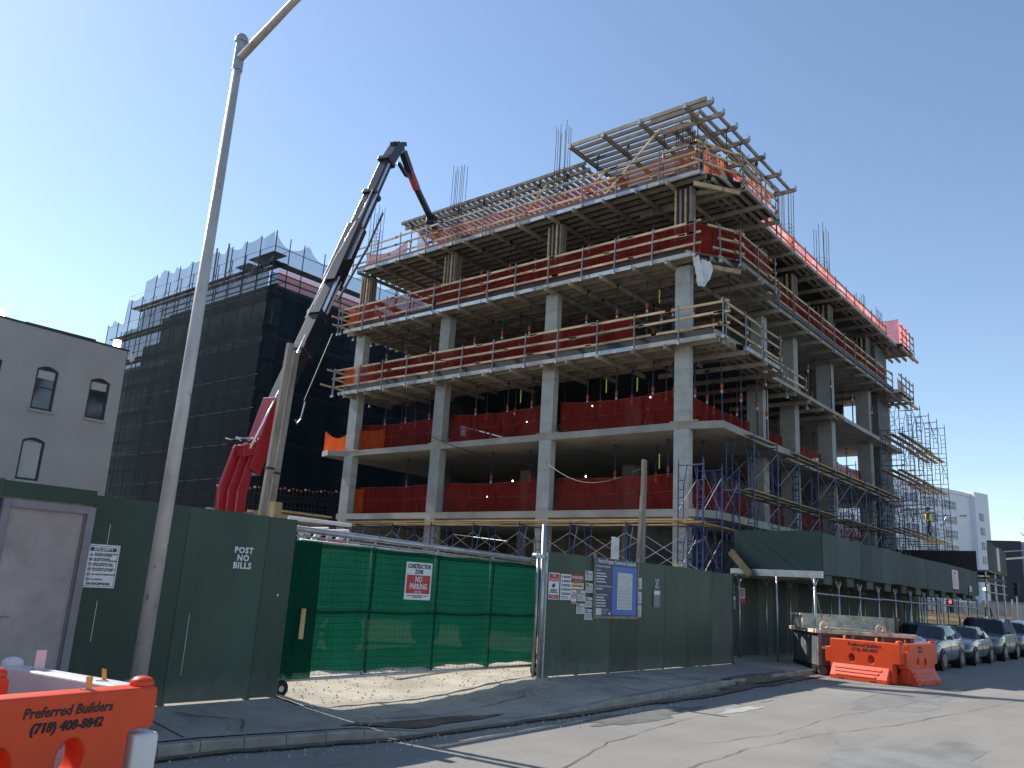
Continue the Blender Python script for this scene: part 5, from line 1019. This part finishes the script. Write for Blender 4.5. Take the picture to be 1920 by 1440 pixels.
for x,lab in ((16.75,'floodlight with a glowing sun glint on the roof edge near the netted building'),(11.75,'floodlight with a glowing sun glint on the roof edge at the picture edge')):
    t=thing('floodlight',lab,'floodlight',(x,38.2,11.5)); MB().box(x-.13,x+.13,38.1,38.25,11.55,11.85).build('sun_glint_face','bulb',t); MB().box(x-.17,x+.17,38.26,38.34,11.5,11.9).tube([(x,38.3,11.4),(x,38.3,11.6)],.03,6).build('housing','galv',t)  # emissive face stands in for the sun glinting on the floodlight
t=thing('security_camera','white dome security camera on the top right corner of the grey building','camera',(17.32,37.9,11.0)); MB().tube([(17.3,38.0,11.25),(17.35,37.8,11.25),(17.35,37.8,11.1)],.05,8).build('arm','white',t); MB().tube([(17.35,37.8,11.12),(17.35,37.8,11.0),(17.35,37.8,10.9)],[.13,.14,.05],12).build('dome','white',t)
MB().tube([(9.6+k*.12,37.97,3.75+.25*math.sin(k*.5)) for k in range(10)],.02,5).solo('cable','cable','black cable looping along the foot of the grey building','cable')
# ------------------------------------------------------------------ yard clutter behind the gate
rw=thing('capped_rebar_wall','row of upright rebar with red safety caps behind the crane','rebar',(25,36,4))
MB().box(21.5,30.5,36.2,36.6,0,4.55).build('low_wall','concd',rw)
for k in range(34):
    x=21.7+k*.255; z=5.55+.02*k+rnd(-.05,.05); b_=MB().tube([(x,36.1,4.5),(x,36.1,z)],.012,4).build('bar','rebar',rw); MB().tube([(x,36.1,z),(x,36.1,z+.05),(x,36.1,z+.1)],[.03,.07,.06],6).build('safety_cap','shorer' if k%4 else 'paper',b_)
for z in (4.8,5.1,5.4): MB().tube([(21.6,36.08,z),(30.4,36.08,z+.45)],.012,4).build('tie_bar','rebar',rw)
pile=thing('formwork_pile','stacked timber joists and boards beside the left end of the lowest slab','timber',(24.5,33,3.6),0)
MB().box(22,26.4,32.6,35.0,0,3.95).build('shoring_block','plyform',pile)
for k in range(9): MB().beam((21.9+rnd(-.3,.3),32.6+.25*(k%4),4.02+.12*(k//2)),(26.2+rnd(-.3,.3),32.7+.25*(k%4),4.02+.12*(k//2)),.08,.1).build('joist','wood' if k%3 else 'oldwood',pile)
tk=thing('parked_lorry','lorry with a white ladder rack and orange gear, roof showing over the green gate','lorry',(12.3,15,0))
MB().box(10.4,16.6,15.2,17.2,.8,2.0).box(16.6,18.2,15.2,17.2,.7,2.1).build('body','craneblk',tk,bev=.05)
MB().tube([(11.0,15.3,2.88),(12.75,15.3,2.88)],.045,8).tube([(11.0,16.9,2.80),(12.75,16.9,2.80)],.045,8).build('ladder_rack','bwhite',tk)
for x in (11.1,12.1,12.7): MB().tube([(x,15.3,2.0),(x,15.3,2.75),(x,16.9,2.75),(x,16.9,2.0)],.03,6).build('rack_hoop','bwhite',tk)
for k in range(7): x=10.8+k*.36; MB().tube([(x,15.5,2.0),(x,15.5,2.35+rnd(0,.25)),(x+rnd(.1,.3),15.5,2.45+rnd(0,.2))],.07,7).build('hose_reel','bwhite' if k%2 else 'galv',tk)
MB().box(12.0,12.7,15.3,15.7,2.2,2.5).build('gear_box','orange',tk); MB().box(10.7,11.2,15.3,15.7,2.0,2.3).build('tool_box','white',tk)
for x in (11.6,12.8,17.3):
    for y in (15.1,16.95): MB().tube([(x,y,.45),(x,y+.28,.45)],.45,16).build('wheel','tyre',tk)
# ------------------------------------------------------------------ far end of the street
wb=thing('white_factory','tall white painted factory with grids of dark windows at the far end of the street','building',(210,45.4,0),R(-16.5))
MB().box(-60,14.6,0,30,-1,29.6).build('wall','wbldg',wb,local=True); MB().box(14.6,21.0,-1.2,30,-1,30.4).build('stair_tower','wbldg',wb,local=True); MB().box(3,9,6,12,29.6,31.4).build('roof_house','wbldg',wb,local=True); MB().box(21.0,23.6,.5,20,-1,29.2).build('side_bay','wbldg',wb,local=True)
MB().box(-60,14.6,-.25,-.01,29.2,30.0).build('parapet','wbldg',wb,local=True)
for r_ in range(8):
    for k in range(-7,2):
        s0=2.2+8.0*k if k<1 else 9.0
        if k==1: continue
        z1=27.3-3.4*r_; w_=MB().box(s0,s0+5.6,-.12,-.03,z1-1.9,z1).build('window','wglass',wb,local=True)
        mu=MB()
        for j in range(7): mu.box(s0+.93*j-.07,s0+.93*j+.07,-.2,-.13,z1-1.9,z1)
        for z in (z1-1.9,z1-.95,z1): mu.box(s0,s0+5.6,-.22,-.14,z-.06,z+.06)
        mu.build('mullions','wbldg',w_,local=True)
for r_ in range(7):
    z1=25.4-3.4*r_; w_=MB().box(16.4,18.2,-1.32,-1.22,z1-1.7,z1).build('window','wglass',wb,local=True); MB().box(17.22,17.38,-1.4,-1.33,z1-1.7,z1).box(16.4,18.2,-1.42,-1.34,z1-.9,z1-.78).build('mullions','wbldg',w_,local=True)
db=thing('clad_warehouse','low warehouse with a black clad part and a pale blue grey part','building',(117,20,0),R(-80))
MB().box(0,3.6,0,14,0,10.7).build('dark_cladding','darkb',db,local=True); MB().box(3.6,30,.3,14,0,10.6).build('pale_cladding','lightb',db,local=True)
MB().box(-1,30,-3,-2.8,0,3.4).build('yard_wall','fencegrey',db,local=True)
fn=thing('board_fence','tall pale grey board fence across the far end of the street','fence',(75,12,0))
for k in range(22): MB().box(75,75.06,6.0+k*.6,6.58+k*.6,-.15,2.62+rnd(-.02,.02)).build('board','fencegrey',fn)
for k in range(8): MB().tube([(74.9,6+k*1.8,-.15),(74.9,6+k*1.8,3.0)],.05,6).build('post','brace',fn)
lb=thing('lumber_stack','stack of bright sawn timber boards beyond the parked cars','timber',(60,11,0))
for r_ in range(6):
    for k in range(3): MB().box(59.6+.45*k,60.0+.45*k,9.6+rnd(-.3,.1),14.2+rnd(-.3,.3),.15+.27*r_,.36+.27*r_).build('board_bundle','wood',lb)
for y in (10.2,13.4): MB().box(59.5,61,y,y+.12,-.15,.14).build('bearer','oldwood',lb)
def cobra(label,x,y,h,rx,ry):
    t=thing('street_lamp',label,'street lamp',(x,y,0)); MB().tube([(x,y,-.2),(x,y,h)],.11,8,.07).build('pole','galv',t)
    MB().tube([(x,y,h-.6),(x+rx*.3,y+ry*.3,h+.3),(x+rx,y+ry,h+.4)],.05,6).build('arm','brace',t); MB().box(x+rx-.15,x+rx+.15,y+ry-.45,y+ry+.1,h+.33,h+.46).build('lamp_head','brace',t); return t
cobra('small far street lamp with curved arm seen past the open scaffold',75,16.1,9.0,0,-1.6)
t=thing('signal_mast','far traffic signal mast with a long pale horizontal arm','traffic signal',(75,8.2,0))
MB().tube([(75,8.2,-.2),(75,8.2,6.6)],.12,8).build('pole','galv',t); MB().tube([(75,8.2,6.4),(75,12.4,5.95)],.08,6).build('arm','brace',t); MB().tube([(75,8.2,6.9),(75,12.3,6.55)],.04,5).build('stay','galv',t)
def signal(x,y,z,label,lit):
    t=thing('traffic_light',label,'traffic light',(x,y,z-1)); MB().box(x,x+.25,y-.17,y+.17,z-.75,z+.25).build('housing','chromed',t)
    for k,c in enumerate((lit,'chromed','chromed')): MB().tube([(x-.02,y,z+.08-.32*k),(x-.03,y,z+.08-.32*k)],.12,12).build('lens',c,t); MB().tube([(x-.2,y,z+.08-.32*k+.0),(x,y,z+.08-.32*k)],.135,10,cap=False).build('visor','chromed',t)
    MB().tube([(x+.12,y,-.15),(x+.12,y,z-.75)],.05,6).build('pole','galv',t)
signal(75,15.69,2.5,'traffic light glowing red seen under the far end of the sidewalk shed','redlt')
signal(74,10.95,4.0,'unlit traffic light head on a thin pole beside the pale warehouse','chromed')
# bare tree at the picture edge
tr=thing('bare_tree','bare leafless tree reaching in from the right hand picture edge','tree',(61,5.8,-.15))
tw=MB(); br=MB()
MB().tube([(61,5.8,-.2),(61,5.85,2.5),(61.1,6.0,4.6)],[.2,.16,.11],8).build('trunk','bark',tr,smooth=True)
def grow(p,d,l,r_,k):
    q=p+d*l; q2=p+d*l*.5+Vector((rnd(-.1,.1),rnd(-.1,.1),rnd(-.05,.1)))*l
    (br if k<2 else tw).tube([p,q2,q],[r_,r_*.8,r_*.6],4 if k>2 else 5,cap=False)
    if k>=6: return
    for _ in range(3 if k<4 else 2):
        nd=(d+Vector((rnd(-.7,.7),rnd(-.7,.7),rnd(-.25,.55)))).normalized(); grow(q,nd,l*rnd(.6,.85),r_*.6,k+1)
random.seed(5)
for k in range(4): a=k*1.57+.4; grow(Vector((61.1,6.0,4.2+.15*k)),Vector((math.cos(a)*.5,math.sin(a)*.5,.75)).normalized(),1.25,.075,0)
br.build('limbs','bark',tr); tw.build('twigs','bark',tr)
# ------------------------------------------------------------------ workers
def person(label,loc,rot,J,mats=('jean','hoodie','helm'),vest=None,s=1):
    """J: joint name -> (x,y,z) in metres for a 1.75 m figure"""
    t=thing('person',label,'person',loc,rot)
    names=['pelvis','waist','chest','neck','head','top','lhip','lknee','lfoot','ltoe','rhip','rknee','rfoot','rtoe','lsh','lelb','lwr','lhand','rsh','relb','rwr','rhand','nose']
    E_=[('pelvis','waist'),('waist','chest'),('chest','neck'),('neck','head'),('head','top'),('head','nose'),('pelvis','lhip'),('lhip','lknee'),('lknee','lfoot'),('lfoot','ltoe'),('pelvis','rhip'),('rhip','rknee'),('rknee','rfoot'),('rfoot','rtoe'),('chest','lsh'),('lsh','lelb'),('lelb','lwr'),('lwr','lhand'),('chest','rsh'),('rsh','relb'),('relb','rwr'),('rwr','rhand')]
    rad=dict(pelvis=.15,waist=.13,chest=.16,neck=.06,head=.095,top=.07,nose=.03,lhip=.10,rhip=.10,lknee=.065,rknee=.065,lfoot=.05,rfoot=.05,ltoe=.04,rtoe=.04,lsh=.07,rsh=.07,lelb=.05,relb=.05,lwr=.035,rwr=.035,lhand=.045,rhand=.045)
    me=D.meshes.new('body'); me.from_pydata([tuple(Vector(J[n])*s) for n in names],[(names.index(a),names.index(b_)) for a,b_ in E_],[]); me.update()
    o=D.objects.new('body',me); COL.objects.link(o); o.parent=t
    md=o.modifiers.new('skin','SKIN'); me.skin_vertices.new() if not me.skin_vertices else None
    for i,n in enumerate(names): sv=me.skin_vertices[0].data[i]; sv.radius=(rad[n]*s,rad[n]*s*(.75 if n in('pelvis','waist','chest') else 1)); sv.use_root=(n=='pelvis')
    sb=o.modifiers.new('sub','SUBSURF'); sb.levels=1; sb.render_levels=2
    dg=bpy.context.evaluated_depsgraph_get(); dg.update(); m2=D.meshes.new_from_object(o.evaluated_get(dg)); o.modifiers.clear(); o.data=m2
    m2.materials.clear()
    for k in (mats[0],mats[1],'skin','cable'): m2.materials.append(M[k])
    pz_=(Vector(J['pelvis'])*s)
    def near(c,a,b_):
        A=Vector(J[a])*s; B=Vector(J[b_])*s; d=B-A; tt=max(0,min(1,(c-A).dot(d)/d.dot(d))); return (c-(A+d*tt)).length
    for f in m2.polygons:
        c=f.center; best=min(((near(c,a,b_),a,b_) for a,b_ in E_),key=lambda q:q[0]); a,b_=best[1],best[2]
        f.material_index=2 if (b_ in('head','top','nose','lhand','rhand') or a=='head') else 3 if b_ in('ltoe','rtoe') else 1 if (b_ in('waist','chest','lsh','rsh','lelb','relb','lwr','rwr','neck')) else 0
    m2.shade_smooth()
    hd=Vector(J['head'])*s; tp=Vector(J['top'])*s; u=(tp-hd).normalized(); c=hd+u*.05
    MB().tube([c,c+u*.02,c+u*.10,c+u*.15,c+u*.165],[.155*s,.125*s,.12*s,.08*s,.02],12).build('helmet',mats[2],t,local=True,smooth=True)
    if vest:
        w_=Vector(J['waist'])*s; ch=Vector(J['chest'])*s; nk=Vector(J['neck'])*s
        b=MB(); n=14; d=(ch-w_).normalized(); a1=(Vector(J['rsh'])-Vector(J['lsh'])).normalized(); c1=d.cross(a1)
        for q,(rx,ry) in ((w_-d*.12,(.20,.165)),(w_+d*.1,(.195,.16)),(ch,(.225,.17)),(ch+d*.13,(.17,.13))):
            for k in range(n): th=6.2832*k/n; b.v.append(tuple(q+a1*math.cos(th)*rx*s+c1*math.sin(th)*ry*s))
        for i in range(3):
            for k in range(n): b.f.append((i*n+k,i*n+(k+1)%n,(i+1)*n+(k+1)%n,(i+1)*n+k))
        b.build('vest',vest,t,local=True,smooth=True)
    return t
stand=dict(pelvis=(0,0,.95),waist=(0,0,1.1),chest=(.02,0,1.34),neck=(.02,0,1.5),head=(.03,0,1.6),top=(.03,0,1.72),nose=(.14,0,1.61),lhip=(0,.1,.88),lknee=(.06,.12,.5),lfoot=(0,.13,.07),ltoe=(.17,.14,.04),rhip=(0,-.1,.88),rknee=(.02,-.13,.5),rfoot=(-.1,-.14,.07),rtoe=(.07,-.15,.04),lsh=(.02,.2,1.42),lelb=(.1,.28,1.15),lwr=(.32,.26,1.1),lhand=(.42,.25,1.13),rsh=(.02,-.2,1.42),relb=(.05,-.28,1.15),rwr=(.25,-.24,1.0),rhand=(.34,-.22,.98))
reach=dict(stand,rsh=(.02,-.2,1.42),relb=(.12,-.45,1.36),rwr=(.2,-.70,1.42),rhand=(.24,-.8,1.48),lelb=(.05,.3,1.2),lwr=(.15,.3,.98),lhand=(.18,.3,.9))
bend=dict(stand,waist=(.14,0,1.06),chest=(.38,0,1.15),neck=(.53,0,1.18),head=(.62,0,1.16),top=(.73,0,1.20),nose=(.66,0,1.04),lsh=(.40,.2,1.16),rsh=(.40,-.2,1.16),lelb=(.5,.24,.88),lwr=(.6,.18,.66),lhand=(.64,.16,.57),relb=(.52,-.24,.88),rwr=(.62,-.16,.66),rhand=(.66,-.14,.57))
crouch=dict(stand,pelvis=(-.1,0,.42),waist=(-.02,0,.58),chest=(.12,0,.80),neck=(.18,0,.95),head=(.22,0,1.04),top=(.24,0,1.16),nose=(.33,0,1.03),lhip=(-.1,.1,.38),lknee=(.33,.14,.48),lfoot=(.08,.14,.07),rhip=(-.1,-.1,.38),rknee=(.33,-.14,.42),rfoot=(.02,-.14,.07),ltoe=(.24,.15,.04),rtoe=(.18,-.15,.04),lsh=(.12,.2,.87),rsh=(.12,-.2,.87),lelb=(.28,.25,.64),lwr=(.48,.16,.55),lhand=(.56,.12,.54),relb=(.28,-.25,.64),rwr=(.48,-.16,.5),rhand=(.56,-.12,.48))
person('person in a dark helmet and yellow vest reaching out on the far scaffold planks',(53.6,12.1,5.92),math.pi*.6,reach,('jean','hoodie','helmb'),'vest')
person('person in a white helmet standing inside the raised joist grid at the corner',(26.2,13.0,17.03),math.pi*1.1,stand,('jean','hoodie','helm'))
person('person crouching in orange on the chamfered corner of the top deck',(27.3,12.5,17.03),math.pi*.9,crouch,('jean','hoodie','helm'),'orange')
person('person in dark clothes working behind the rail under the raised joist grid',(26.0,16.4,17.03),math.pi*.5,bend,('jean','hoodie','helmb'))
person('person in an orange vest bending behind the near end of the pink sheeting',(31.6,13.8,17.03),math.pi*1.3,bend,('jean','hoodie','helm'),'orange')
person('person in a yellow vest behind the middle of the pink sheeting',(35.6,13.8,17.03),math.pi*1.5,bend,('jean','hoodie','helm'),'vest')
MB().box(27.0,28.4,31.4,31.44,16.99,17.0).solo('deck_board','wood','loose board lying at the far left end of the top deck','timber')
